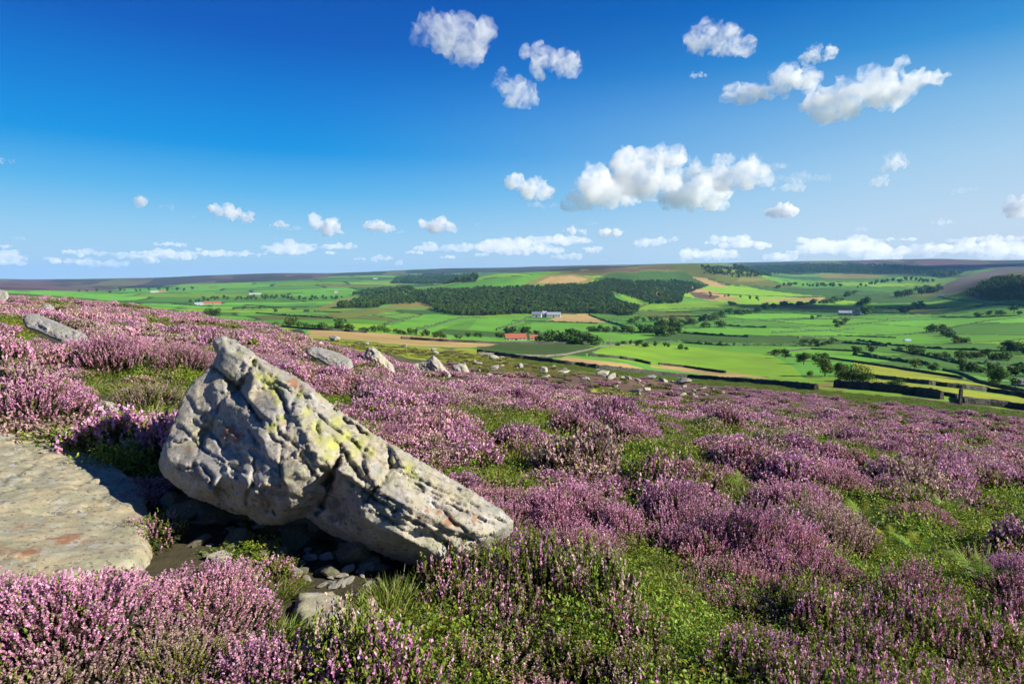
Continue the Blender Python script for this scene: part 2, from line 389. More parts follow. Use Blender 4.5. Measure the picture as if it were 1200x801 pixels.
def land(x, y):
    R = np.hypot(x, y); ph = np.arctan2(x, y)
    c = cell_fields(x, y, R)
    far = sstep(3300, 4200, R)[..., None]
    n = fbm(x / 420, y / 420, 71, 3)[..., None]
    farc = np.where(n > .12, np.array(G1), np.where(n > -.12, np.array((.04, .12, .025)), np.array((.03, .06, .03))))
    c = c * (1 - far * .7) + farc * far * .7
    vf = sstep(8800, 9800, R)[..., None]; c = c * (1 - vf) + np.array((.06, .07, .05)) * vf
    # heather moor of the near hillside
    hill = np.array(((.10, .055, .05)))
    edge_R = np.interp(ph, [-1.2, math.atan((0-600)/F), math.atan((300-600)/F), math.atan((400-600)/F), math.atan((620-600)/F), math.atan((850-600)/F), math.atan((980-600)/F), math.atan((1200-600)/F), 1.2],
                       [300, 300, 130, 120, 150, 150, 95, 100, 100])
    edge_R = edge_R * (1 + .04 * vnoise(ph * 40, ph * 0, 3)) + 500 * sstep(1.0, 1.4, np.abs(ph))
    m = (R < edge_R)[..., None]; nn = fbm(x / 3, y / 3, 81, 4)[..., None]
    nearc = np.where(nn > .1, np.array((.17, .085, .12)), np.where(nn > -.2, np.array((.07, .055, .04)), np.array((.06, .085, .02))))
    soil = np.array((.055, .048, .03)); w = sstep(25, 45, R)[..., None]
    c = np.where(m, nearc * w + soil * (1 - w), c)
    for (name, col, P) in POLYS:
        if len(P) < 3: continue
        jx = x; jy = y
        if name != 'field':
            s = 1.5 + R * (.008 if name != 'moor' else .02); jx = x + s * vnoise(x / s / 2, y / s / 2, 91); jy = y + s * vnoise(x / s / 2, y / s / 2, 92)
        i = inside(jx, jy, P)
        if not i.any(): continue
        v = np.ones(i.sum())
        st_ = vnoise((x[i] * .8 + y[i] * .6) / (2.5 + R[i] * .006), (x[i] * -.6 + y[i] * .8) / 160, 98); v = 1 + (.2 if name == 'field' else .3) * fbm(x[i] / (10 + R[i] * .03), y[i] / (14 + R[i] * .03), 97, 3) + (.07 * st_ if name == 'field' else 0)
        cc = np.array(col)[None, :] * v[:, None]
        if name == 'moorgrass' or name == 'burnt' :
            q = fbm(x[i] / 5, y[i] / 9, 99, 3)[:, None]
            alt = np.array((.10, .07, .04)) if name == 'moorgrass' else np.array((.13, .075, .08))
            cc = np.where(q > .22, alt, cc)
        if name in ('moor', 'heath', 'wood'):
            w_ = 60 + R[i] * .035; q = fbm(x[i] / (w_ * 2.2) + 3, y[i] / w_ / 3, 131, 4); q2 = fbm(x[i] / w_, y[i] / w_ / 2, 141, 4)
            if name == 'moor':
                cc = np.where((q > .12)[:, None], np.array((.13, .07, .085)), cc); cc = np.where((q < -.16)[:, None], np.array((.028, .045, .026)), cc); cc = np.where((q2 > .30)[:, None], np.array((.14, .13, .06)), cc)
            elif name == 'heath': cc = cc * (1 + .5 * q)[:, None]
        c[i] = cc
    return c

# polar sheet: fine inside the view, coarse behind, out to the horizon
th_f = np.linspace(-.80, .80, 1150)
th_b = np.concatenate([np.linspace(.80, 2 * math.pi - .80, 90)[1:-1]])
TH = np.concatenate([th_f, th_b]); NT = len(TH)
RR = np.concatenate([[.15, .5], np.exp(np.linspace(math.log(.9), math.log(14200), 720))]); NR = len(RR)
print('rings', NR, 'spokes', NT)
tg, rg = np.meshgrid(TH, RR)
X = rg * np.sin(tg); Y = rg * np.cos(tg); Z = H(X, Y)
Z[-1] = -900                                   # the outer rim turns down below the horizon
C = land(X.ravel(), Y.ravel()).reshape(NR, NT, 3)

def mat_ground():
    m, t, out = newmat('ground')
    at_ = N(t, 'ShaderNodeAttribute', attribute_name='Col')
    geo = t.nodes.new('ShaderNodeNewGeometry'); P = geo.outputs['Position']
    n1 = noise(t, 0.9, 6, .65, P); n2 = noise(t, .06, 5, .6, P); n3 = noise(t, 9, 6, .7, P)
    c = mixc(t, ramp(t, n1, .3, .7, .0, .22), at_.outputs['Color'], (.02, .02, .01))
    c2 = mixc(t, ramp(t, n2, .35, .65, .0, .22), c, (.16, .16, .05))
    c3 = mixc(t, ramp(t, n3, .45, .7, 0, .25), c2, (.14, .11, .06))
    b = t.nodes.new('ShaderNodeBsdfPrincipled'); b.inputs['Roughness'].default_value = .95
    b.inputs['Specular IOR Level'].default_value = .1
    L(t, c3, b.inputs['Base Color'])
    bp = t.nodes.new('ShaderNodeBump'); bp.inputs['Strength'].default_value = .6; bp.inputs['Distance'].default_value = .05
    L(t, n3, bp.inputs['Height']); L(t, bp.outputs[0], b.inputs['Normal'])
    L(t, b.outputs[0], out.inputs['Surface']); return m
MG = mat_ground()
def ring_sheet(name, label, r0, r1):
    idx = [i for i in range(NR) if r0 <= i <= r1]; k = len(idx)
    V = np.stack([X[idx], Y[idx], Z[idx]], -1).reshape(-1, 3); Cc = C[idx].reshape(-1, 3)
    a = np.arange(k - 1)[:, None] * NT; j = np.arange(NT)[None, :]; j2 = (j + 1) % NT
    Fq = np.stack([a + j, a + j2, a + NT + j2, a + NT + j], -1).reshape(-1, 4)
    Fq = Fq[:, ::-1]
    if r0 == 0:
        V = np.vstack([V, [[0, 0, float(H(0., 0.001))]]]); Cc = np.vstack([Cc, Cc[:1]])
    o = obj(name, mesh_from(name, V, Fq, MG, Cc, True)); tag(o, label, None, None, 'structure'); return o
def ringi(R): return int(np.argmin(np.abs(RR - R)))
ring_sheet('moorland_ground', 'heather moor sloping down from the camera', 0, ringi(140))
ring_sheet('valley_floor', 'green valley of walled pasture fields', ringi(140), ringi(3300))
ring_sheet('hills', 'distant moorland hills on the horizon', ringi(3300), NR - 1)
# ------------------------------------------------------------------ clouds: real fair-weather cumulus at one common base height
def mat_cloud(dens, hh, thr):
    m, t, out = newmat('cloud_vapour')
    v = t.nodes.new('ShaderNodeVolumePrincipled'); v.inputs['Color'].default_value = (1, 1, 1, 1)
    v.inputs['Density'].default_value = dens; v.inputs['Anisotropy'].default_value = CLOUD_G
    tc = t.nodes.new('ShaderNodeTexCoord')
    n = noise(t, 1 / (hh * .42), 9, .72, tc.outputs['Object'], .9)
    L(t, mathn(t, 'MULTIPLY', ramp(t, n, thr - .03, thr + .19, 0, 1), dens), v.inputs['Density'])
    L(t, v.outputs[0], out.inputs['Volume']); return m
CLOUD_G = 0.2
BASE = 1050.0
def largest_island(me):
    import bmesh
    bm = bmesh.new(); bm.from_mesh(me); seen = set(); best = []
    for v in bm.verts:
        if v in seen: continue
        st = [v]; seen.add(v); isl = []
        while st:
            q = st.pop(); isl.append(q)
            for e in q.link_edges:
                w = e.other_vert(q)
                if w not in seen: seen.add(w); st.append(w)
        if len(isl) > len(best): best = isl
    keep = set(best); bmesh.ops.delete(bm, geom=[v for v in bm.verts if v not in keep], context='VERTS'); bm.to_mesh(me); bm.free()
def cloud(px, py, wpx, hpx, seed, dens=1.0, lobes=None, tilt=0.0, label=None, group=None, n=9, rough=1.0, cells=80, thr=None):
    """px,py centre of the cloud in the photograph, wpx,hpx its size there; distance follows from the common cloud height"""
    rnd = random.Random(seed); thr = thr if thr is not None else .51 - .09 * dens
    d = ray(px, py); k = math.hypot(d[0], d[1]); d = d / k
    R = min(BASE / d[2], 26000); sc = R / F * 1.0
    w = wpx * sc * (.88 if cells > 60 else 1); h = hpx * sc * (.80 if cells > 60 else 1); c = Vector((d[0] * R, d[1] * R, CZ + d[2] * R))
    right = Vector((d[1], -d[0], 0)); fwd = Vector((d[0], d[1], 0)); up = Vector((0, 0, 1))
    L_ = []
    if lobes:
        for (a, b, r) in lobes:
            L_.append((a * w / 2, (rnd.random() - .5) * w * .18, b * h / 2, r * h / 2))
            for _ in range(3):
                th = rnd.uniform(0, 6.28); q = rnd.uniform(.5, .95) * r * h / 2
                L_.append((a * w / 2 + math.cos(th) * q, (rnd.random() - .5) * w * .25, b * h / 2 + math.sin(th) * q, r * h / 2 * rnd.uniform(.3, .55)))
    else:
        for i in range(n):
            a = rnd.uniform(-1, 1) if cells > 60 else -1 + 2 * (i + .5) / n; r = h / 2 * rnd.uniform(.45, .95) * (1 - .55 * abs(a) ** 1.5)
            L_.append((a * (w / 2 - r * .8), rnd.uniform(-.5, .5) * w * .3, rnd.uniform(-.5, .35) * (h / 2 - r) + a * tilt * h / 2 - (h / 2 - r) * .3, r))
    import bmesh
    bm = bmesh.new()
    for (a, f, b, r) in L_:
        p = right * a + fwd * f + up * b
        bmesh.ops.create_icosphere(bm, subdivisions=2, radius=r, matrix=Matrix.Translation(p) @ Matrix.Diagonal((1.15, 1.15, .9, 1)))
    me0 = bpy.data.meshes.new('t'); bm.to_mesh(me0); bm.free()
    o = bpy.data.objects.new('t', me0); COL.objects.link(o)
    mod = o.modifiers.new('r', 'REMESH'); mod.mode = 'VOXEL'; mod.voxel_size = max(w, h) / cells; 
    dg = bpy.context.evaluated_depsgraph_get(); dg.update(); ev = o.evaluated_get(dg)
    me = bpy.data.meshes.new_from_object(ev); bpy.data.objects.remove(o)
    nv = len(me.vertices); V = np.empty(nv * 3, np.float32); me.vertices.foreach_get('co', V); V = V.reshape(-1, 3)
    Nn = np.empty(nv * 3, np.float32); me.vertices.foreach_get('normal', Nn); Nn = Nn.reshape(-1, 3)
    s = 1.0 / (h * .55)
    q = V.astype(float) + 40
    dsp = fbm3(q, s, seed, 5, .62); bil = np.abs(fbm3(q, s * 2.3, seed + 5, 3))
    V2 = V + Nn * (h * (.62 * dsp - .30 * bil + .03) * rough)[:, None]
    zb = -h * .46; low = V2[:, 2] < zb; V2[low, 2] = zb + (V2[low, 2] - zb) * .35
    me.vertices.foreach_set('co', V2.astype(np.float32).ravel()); me.update()
    o = bpy.data.objects.new('t', me); COL.objects.link(o)      # remeshed again so that no fold is left in the skin
    mod = o.modifiers.new('r', 'REMESH'); mod.mode = 'VOXEL'; mod.voxel_size = max(w, h) / (cells * 1.15)
    dg = bpy.context.evaluated_depsgraph_get(); dg.update(); me = bpy.data.meshes.new_from_object(o.evaluated_get(dg)); bpy.data.objects.remove(o)
    largest_island(me)
    me.polygons.foreach_set('use_smooth', np.ones(len(me.polygons), bool)); me.update()
    dn = dens * 5.0 / h
    me.materials.clear(); me.materials.append(mat_cloud(dn * 1.15, h, thr))
    ob = obj('cloud', me, None, c); tag(ob, label, 'cloud', group); return ob
G_MID = 'small fair weather clouds in a line low over the horizon'
CL = [
 # px, py, w, h, seed, dens, lobes, label
 (527, 45, 112, 70, 1, .6, [(-.55,.25,.5),(-.1,.45,.6),(.15,-.1,.9),(.55,.1,.6),(.35,-.4,.6)], 'thin ragged cloud, highest of all, left of centre in deep blue sky'),
 (645, 73, 82, 48, 2, .6, [(-.75,.7,.3),(-.3,.2,.6),(.3,.0,.8),(.75,-.1,.5)], 'thin ragged cloud just right of the highest cloud'),
 (605, 103, 68, 48, 3, .52, [(-.5,.3,.6),(0,-.2,.9),(.6,-.3,.45)], 'faint ragged cloud below the two highest thin clouds'),
 (838, 48, 72, 46, 4, .6, [(-.6,-.2,.8),(-.3,.3,.8),(.2,-.1,.9),(.7,-.3,.6)], 'compact white cloud high up right of centre'),
 (816, 88, 26, 9, 5, .35, None, 'tiny flat wisp under the compact high cloud'),
 (958, 63, 50, 22, 6, .5, [(-.6,-.1,.7),(-.1,.1,.9),(.5,-.1,.7)], 'small white cloud above the long double cloud'),
 (906, 102, 108, 38, 7, .7, [(-.8,-.2,.8),(-.3,-.05,.8),(.2,.1,.9),(.7,.0,.8)], 'left half of the long double cloud at upper right'),
 (1024, 108, 148, 58, 8, .8, [(-.75,-.35,.8),(-.4,-.2,.85),(0,.1,.85),(.45,.3,.75),(.8,.35,.6)], 'right half of the long double cloud, sloping up to the right'),
 (622, 221, 54, 38, 9, .9, [(-.6,.3,.7),(0,0,.95),(.6,-.2,.6)], 'small bright cloud at left end of the biggest cloud bank'),
 (705, 222, 92, 62, 10, 1, [(-.7,-.5,.5),(-.1,.1,.8),(.3,.0,.95),(.7,-.4,.55)], 'puffy white heap in the left half of the biggest cloud bank'),
 (763, 202, 76, 66, 11, 1, [(-.4,.2,.8),(.3,.5,.7),(.2,-.3,.9),(-.2,-.4,.7)], 'tallest puffy heap of the biggest cloud bank'),
 (815, 229, 84, 44, 12, .9, [(-.6,-.1,.9),(0,.1,.9),(.6,-.3,.7)], 'puffy white cloud at the lower middle of the biggest cloud bank'),
 (852, 203, 104, 46, 13, .7, [(-.7,.2,.7),(-.2,.3,.8),(.3,-.1,.9),(.75,-.3,.6)], 'soft white cloud at the right end of the biggest cloud bank'),
 (932, 218, 66, 20, 14, .35, None, 'faint wisp trailing right of the biggest cloud bank'),
 (907, 246, 46, 20, 15, .8, None, 'small oval cloud with grey base below the faint wisp'),
 (1050, 190, 30, 28, 16, .5, None, 'small upright puff in pale sky at right'),
 (1032, 211, 20, 16, 17, .3, None, 'tiny faint puff below the small upright puff'),
 (1186, 241, 60, 30, 18, .8, [(-.7,-.5,.4),(.1,-.1,.8),(.7,.4,.8)], 'cloud cut by the right edge of the picture'),
 (1106, 260, 28, 9, 19, .3, None, 'tiny flat wisp left of the cloud at the right edge'),
 (172, 234, 48, 26, 20, .8, [(-.7,.6,.45),(-.2,0,.6),(.5,-.4,.5)], 'leftmost small cloud, leaning with its tip at upper left'),
 (272, 251, 58, 26, 21, .9, [(-.6,.2,.7),(0,.1,.9),(.6,-.2,.7)], 'small cloud second from the left'),
 (326, 262, 26, 11, 22, .6, None, 'tiny cloud between two small clouds at left'),
 (383, 266, 46, 30, 23, 1, [(-.5,.3,.7),(.1,0,.9),(.7,-.4,.5)], 'small bright cloud directly above the left hills'),
 (443, 265, 56, 20, 24, .8, None, 'small flat cloud left of a bright one, low at centre left'),
 (512, 264, 52, 26, 25, .9, [(-.6,.2,.7),(0,.1,.9),(.6,-.3,.6)], 'small bright cloud low at centre left, rightmost of its line'),
 (674, 270, 30, 14, 26, .8, None, 'small puff low at centre, left of a wider low cloud'),
 (718, 271, 42, 16, 27, .8, None, 'wider low white cloud under the biggest cloud bank'),
 (2, 188, 26, 9, 28, .25, None, 'dim small wisp at the left edge of the picture'),
]
for (px, py, w, h, sd_, dn, lb, lab) in CL:
    cloud(px, py, w, h, sd_, dn, lb, 0, lab)
GB = 'flat clouds of the low band just above the horizon'
rnd = random.Random(77)
BAND = []
for i in range(84):
    px = rnd.uniform(-40, 1240); u = px / 1200
    top = 284 - 4 * (u > .5); py = rnd.uniform(top, 308) if px < 560 else rnd.uniform(top - 2, 300)
    if px > 860 and i % 2: py = rnd.uniform(279, 292)
    w = rnd.uniform(34, 120) * (1 + .5 * (u > .45)); h = w * rnd.uniform(.085, .14)
    BAND.append((px, py, w, h))
for i, (px, py, w, h) in enumerate(BAND):
    cloud(px, py, w, h, 200 + i, .36, None, 0, ('flat little cloud in the low band, over the ' + ('left horizon' if px < 300 else 'hills left of centre' if px < 560 else 'middle hill' if px < 800 else 'right of the middle hill' if px < 1000 else 'far right moor')) + (', upper row' if py < 288 else ', lower row'), GB, n=24, cells=58, thr=.42)

for i, (px, py, w, h, dn) in enumerate([(215, 243, 60, 9, .10), (240, 256, 50, 6, .08), (345, 268, 60, 7, .12), (470, 272, 60, 7, .12), (930, 208, 70, 14, .10), (900, 196, 60, 12, .10), (1130, 222, 60, 8, .06), (790, 190, 60, 16, .10), (560, 262, 50, 6, .08), (700, 262, 70, 6, .10), (640, 240, 60, 10, .12), (30, 279, 60, 6, .10), (1010, 268, 80, 6, .08)]):
    cloud(px, py, w, h, 400 + i, dn, None, 0, 'faint veil of thin cloud %s' % ['between the two leftmost small clouds','under the second small cloud from the left','between tiny and bright small clouds at left','just under the flat low cloud at centre left','beside the right end of the biggest bank','above the right end of the biggest bank','below the faint puffs at right','over the biggest cloud bank','right of the rightmost low centre cloud','under the wider low white cloud','below the small bright left cloud of the biggest bank','at the left edge over the horizon','above the low band at right'][i], 'thin veils of cloud between the small clouds', n=16, cells=58, thr=.46)
# two bigger clouds outside the right edge of the view, whose shadows lie on the far right hills
def shade_cloud(px, py, R, w, seed, label):
    d = ray(px, py); k = math.hypot(d[0], d[1]); x = d[0] / k * R; y = d[1] / k * R; q = (BASE - float(H(x, y))) / SUNDIR.z
    p = Vector((x, y, float(H(x, y)))) + SUNDIR * q
    az_px = 600 + F * p.x / p.y; R2 = math.hypot(p.x, p.y)
    d2 = math.atan2(p.x, p.y); print('shade cloud bearing', math.degrees(d2), R2)
    o = cloud(600, 200, 100, 30, seed, 1.0, None, 0, label, None, n=16, cells=70); bb = max(v.co.x for v in o.data.vertices) - min(v.co.x for v in o.data.vertices)
    s = w / bb; o.location = p; o.scale = (s, s * 1.0, s * .5); o.rotation_euler = (0, 0, .3)
shade_cloud(1135, 316, 5600, 1500, 701, 'large cloud beyond the right edge shading the far crag')
shade_cloud(1185, 338, 1850, 900, 702, 'cloud beyond the right edge shading the wooded hillside')
# ------------------------------------------------------------------ gritstone
def mat_rock(name, base=(.31, .295, .27), warm=(.41, .355, .25), dark=(.105, .10, .095), bump=.5, lich=(.42, .43, .10), scale=1.0):
    m, t, out = newmat(name)
    tc = t.nodes.new('ShaderNodeTexCoord'); P = tc.outputs['Object']
    mp = t.nodes.new('ShaderNodeMapping'); mp.inputs['Scale'].default_value = (scale,) * 3; L(t, P, mp.inputs[0]); P = mp.outputs[0]
    n1 = noise(t, 2.2, 8, .62, P, .4); n2 = noise(t, 9, 8, .7, P); n3 = noise(t, 60, 6, .8, P); n4 = noise(t, 5, 6, .65, P, .8)
    at_ = N(t, 'ShaderNodeAttribute', attribute_name='Col'); sp = t.nodes.new('ShaderNodeSeparateColor'); L(t, at_.outputs['Color'], sp.inputs[0])
    c = mixc(t, ramp(t, n1, .38, .62), base, warm)
    c = mixc(t, ramp(t, noise(t, 1.3, 6, .7, P, 1.0), .55, .68, 0, .45), c, (.20, .125, .08))
    c = mixc(t, ramp(t, n4, .56, .70, 0, .75), c, dark)
    c = mixc(t, ramp(t, n2, .5, .62, 0, .6), c, tuple(min(1, x * 1.6) for x in base))
    c = mixc(t, ramp(t, n3, .55, .7, 0, .5), c, tuple(x * .5 for x in dark))
    # pale green crust lichen, yellow map lichen (red channel), iron stain (green), darker patches (blue)
    c = mixc(t, ramp(t, noise(t, 3.1, 7, .7, P), .5, .62, 0, .45), c, (.27, .29, .17))
    def discs(sc, r, seed_off, col, c, keep, k):
        mp2 = t.nodes.new('ShaderNodeMapping'); mp2.inputs['Location'].default_value = (seed_off, seed_off * 2, 0); L(t, P, mp2.inputs[0])
        wv = mixc(t, .06, mp2.outputs[0], (0, 0, 0)); nv = t.nodes.new('ShaderNodeTexNoise'); nv.inputs['Scale'].default_value = sc * 2.5; nv.inputs['Detail'].default_value = 4; L(t, P, nv.inputs['Vector'])
        va = t.nodes.new('ShaderNodeVectorMath'); va.operation = 'MULTIPLY_ADD'; L(t, nv.outputs[1], va.inputs[0]); va.inputs[1].default_value = (.6 / sc,) * 3; L(t, mp2.outputs[0], va.inputs[2])
        v = t.nodes.new('ShaderNodeTexVoronoi'); v.inputs['Scale'].default_value = sc; L(t, va.outputs[0], v.inputs['Vector'])
        s3 = t.nodes.new('ShaderNodeSeparateColor'); L(t, v.outputs['Color'], s3.inputs[0])
        rad = mathn(t, 'MULTIPLY', s3.outputs[1], r); inn = mathn(t, 'LESS_THAN', v.outputs['Distance'], rad); kp = mathn(t, 'LESS_THAN', s3.outputs[0], keep)
        return mixc(t, mathn(t, 'MULTIPLY', mathn(t, 'MULTIPLY', inn, kp), k), c, col)
    c = discs(11, .48, 1.3, (.40, .40, .37), c, .55, .7); c = discs(26, .5, 4.1, (.13, .125, .12), c, .4, .75); c = discs(17, .5, 7.7, (.36, .37, .22), c, .35, .6); c = discs(60, .45, 2.2, (.07, .065, .06), c, .4, .7)
    def patch(ch, th, w, col, c, k=.9, sc=14):
        nn = noise(t, sc, 6, .7, P)
        s_ = mathn(t, 'ADD', sp.outputs[ch], mathn(t, 'MULTIPLY', mathn(t, 'SUBTRACT', nn, .5), 1.6))
        return mixc(t, ramp(t, s_, th, th + w, 0, k), c, col)
    c = patch(1, .30, .30, (.28, .17, .10), c, .5); c = patch(1, .45, .25, (.27, .12, .06), c, .8)
    c = patch(2, .45, .3, (.14, .125, .11), c, .85, 22)
    c = patch(0, .16, .34, tuple(x * .85 + .03 for x in lich), c, .55, 34); c = patch(0, .55, .16, lich, c, .7, 24)
    b = t.nodes.new('ShaderNodeBsdfPrincipled'); b.inputs['Roughness'].default_value = .85; b.inputs['Specular IOR Level'].default_value = .25
    L(t, c, b.inputs['Base Color'])
    vo = t.nodes.new('ShaderNodeTexVoronoi'); vo.feature = 'DISTANCE_TO_EDGE'; vo.inputs['Scale'].default_value = 3.3; L(t, P, vo.inputs['Vector'])
    nr_ = noise(t, 14, 7, .72, P, 1.2); rdg_ = mathn(t, 'MULTIPLY', mathn(t, 'ABSOLUTE', mathn(t, 'SUBTRACT', nr_, .5)), 3.0)
    hgt = mathn(t, 'ADD', mathn(t, 'ADD', mathn(t, 'MULTIPLY', n2, .9), mathn(t, 'MULTIPLY', n3, .5)), rdg_)
    bp = t.nodes.new('ShaderNodeBump'); bp.inputs['Strength'].default_value = bump; bp.inputs['Distance'].default_value = .04
    L(t, hgt, bp.inputs['Height']); L(t, bp.outputs[0], b.inputs['Normal'])
    L(t, b.outputs[0], out.inputs['Surface']); return m
MR = mat_rock('gritstone'); MR_SLAB = mat_rock('gritstone_slab', (.30, .285, .205), (.40, .34, .20), (.17, .16, .12), .45, (.36, .34, .10))
MR_PALE = mat_rock('gritstone_pale', (.29, .285, .275), (.35, .32, .26), (.12, .12, .11), .6, (.42, .42, .15))

def seg_d(px, py, line):
    """distance to a polyline"""
    best = np.full(px.shape, 1e9)
    for (x0, y0), (x1, y1) in zip(line[:-1], line[1:]):
        dx, dy = x1 - x0, y1 - y0; tt = np.clip(((px - x0) * dx + (py - y0) * dy) / (dx * dx + dy * dy + 1e-9), 0, 1)
        best = np.minimum(best, np.hypot(px - x0 - tt * dx, py - y0 - tt * dy))
    return best
def densify(poly, step, jit=0, seed=1, close=True):
    out = []; n = len(poly); r = random.Random(seed)
    for i in range(n if close else n - 1):
        a = np.array(poly[i], float); b = np.array(poly[(i + 1) % n], float); k = max(1, int(round(np.hypot(*(b - a)) / step)))
        nrm = np.array((-(b - a)[1], (b - a)[0])) / (np.hypot(*(b - a)) + 1e-9)
        for j in range(k):
            q = a + (b - a) * j / k
            if jit and j: q = q + nrm * r.uniform(-jit, jit)
            out.append(q)
    return out
def tri_poly(outline, step, seed=1):
    """triangulated sheet inside an outline (2D); returns points, triangles, count of outline points"""
    O = np.array(outline); n = len(O); x0, y0 = O.min(0); x1, y1 = O.max(0); r = random.Random(seed)
    gx = []; row = 0; y = y0 + step / 2
    while y < y1:
        x = x0 + (step / 2 if row % 2 else 0)
        while x < x1: gx.append((x + r.uniform(-.2, .2) * step, y + r.uniform(-.2, .2) * step)); x += step
        y += step * .87; row += 1
    G = np.array(gx); G = G[inside(G[:, 0], G[:, 1], O)]
    d = seg_d(G[:, 0], G[:, 1], [tuple(p) for p in O] + [tuple(O[0])]); G = G[d > step * .5]
    pts = [Vector(p) for p in np.vstack([O, G])]
    v, e, f, *_ = geometry.delaunay_2d_cdt(pts, [(i, (i + 1) % n) for i in range(n)], [], 1, 1e-5)
    P = np.array([(q.x, q.y) for q in v]); T = np.array([list(q) for q in f if len(q) == 3])
    cen = P[T].mean(1); T = T[inside(cen[:, 0], cen[:, 1], O)]
    return P, T
def sil_rock(name, outline, depth, thick, mat, label, ctrl=None, cracks=(), blobs=(), step=4.0, edge=26.0, bulge=.3, nz=.03, seed=1, group=None, cat='boulder', facet=.0, jit=.8, planar=False):
    """a boulder modelled at its true distance: depth(px,py) gives metres along the view axis of its mean plane, ctrl pushes the near side out"""
    O = densify(outline, step, jit, seed); P, T = tri_poly(O, step, seed)
    px, py = P[:, 0], P[:, 1]
    dist = seg_d(px, py, [tuple(p) for p in O] + [tuple(O[0])])
    dm = np.array([depth(a, b) for a, b in P])
    if ctrl and planar:
        oq = [(a, b, 0.0) for a, b in outline[::3]]; cx_, cy_ = np.mean([p[0] for p in outline]), np.mean([p[1] for p in outline])
        far_ = [(cx_ + (a - cx_) * 1.3, cy_ + (b - cy_) * 1.5, -.15) for a, b in outline[::4]]
        Q = np.array([tuple(c_) for c_ in ctrl] + oq + far_, float); vv, ee, ff, *_ = geometry.delaunay_2d_cdt([Vector(q_[:2]) for q_ in Q], [], [], 0, 1e-6)
        vv = np.array([(q_.x, q_.y) for q_ in vv]); hq = np.array([Q[np.argmin(np.hypot(Q[:, 0] - a, Q[:, 1] - b)), 2] for a, b in vv])
        off = np.zeros(len(P)); got = np.zeros(len(P), bool); wx_ = px + 3 * fbm(px / 22, py / 22, 66, 3); wy_ = py + 3 * fbm(px / 22, py / 22, 67, 3)
        for f_ in ff:
            a_, b_, c_ = vv[f_[0]], vv[f_[1]], vv[f_[2]]; M_ = (b_[1] - c_[1]) * (a_[0] - c_[0]) + (c_[0] - b_[0]) * (a_[1] - c_[1])
            if abs(M_) < 1e-9: continue
            l1 = ((b_[1] - c_[1]) * (wx_ - c_[0]) + (c_[0] - b_[0]) * (wy_ - c_[1])) / M_; l2 = ((c_[1] - a_[1]) * (wx_ - c_[0]) + (a_[0] - c_[0]) * (wy_ - c_[1])) / M_; l3 = 1 - l1 - l2
            k_ = (l1 >= -1e-6) & (l2 >= -1e-6) & (l3 >= -1e-6) & ~got; off[k_] = (l1 * hq[f_[0]] + l2 * hq[f_[1]] + l3 * hq[f_[2]])[k_]; got |= k_
        w = np.exp(-((px[:, None] - Q[:, 0]) ** 2 + (py[:, None] - Q[:, 1]) ** 2) / (2 * (np.ptp(px) / 24) ** 2)) + 1e-9
        off = .88 * off + .12 * (w * Q[:, 2]).sum(1) / w.sum(1)
    elif ctrl:
        Q = np.array(ctrl, float); w = np.exp(-((px[:, None] - Q[:, 0]) ** 2 + (py[:, None] - Q[:, 1]) ** 2) / (2 * (np.ptp(px) / 22) ** 2)) + 1e-9
        off = (w * Q[:, 2]).sum(1) / w.sum(1)
    else: off = np.full(len(P), bulge)
    e = 1 - np.exp(-(dist / edge) * 1.6); e = np.sqrt(np.clip(e, 0, 1)) * np.clip(dist / (step * .6), 0, 1) ** .35
    if facet:
        f = np.zeros(len(P)); rr = random.Random(seed)
        for k in range(9):
            a = rr.uniform(0, 6.28); cx = rr.uniform(px.min(), px.max()); cyy = rr.uniform(py.min(), py.max()); sc = (px.max() - px.min())
            f = np.maximum(f, ((px - cx) * math.cos(a) + (py - cyy) * math.sin(a)) / sc)
        off = off - facet * f
    near = dm - off * e
    crk = np.zeros(len(P))
    for (line, w_, dp) in cracks:
        wx = px + w_ * 1.6 * fbm(px / 9, py / 9, 51, 3); wy = py + w_ * 1.6 * fbm(px / 9, py / 9, 57, 3)
        dd = seg_d(wx, wy, line); md = np.clip(.75 + .9 * fbm(px / 14, py / 14, int(line[0][0]), 3), .15, 1.3)
        ww = w_ * (.55 + .35 * md); near = near + dp * .95 * md * np.exp(-(dd / ww) ** 2) * np.clip(dist / 6, .15, 1)
        (ax, ay), (bx_, by_) = line[0], line[-1]; sd_ = np.sign((px - ax) * (by_ - ay) - (py - ay) * (bx_ - ax))
        near = near - dp * .22 * sd_ * np.exp(-(dd / (w_ * 4.5)) ** 2) * np.clip(dist / 10, 0, 1)
    D = np.array([ray(a, b) for a, b in P]); cv = math.cos(PITCH); fwd = np.array((0, math.cos(PITCH), -math.sin(PITCH)))
    Pn = D * near[:, None]
    q = Pn.astype(float) + 30
    amp = np.clip(dist / 8, 0.1, 1)
    rdg = 1 - 2 * np.abs(fbm3(q, 2.1, seed + 3, 4, .55))
    nd = nz * (.55 * fbm3(q, 3.3, seed, 5, .55) + .35 * rdg) + nz * .22 * (1 - 2 * np.abs(fbm3(q, 8.0, seed + 6, 4, .65))) - nz * .35 * np.clip(fbm3(q, 14.0, seed + 16, 2) - .25, 0, 1)
    # bedding: the skin breaks into tilted plates stretched along the strata
    rr = np.random.RandomState(seed + 1); ca, sa = math.cos(.62), math.sin(.62); W = max(np.ptp(px), 1)
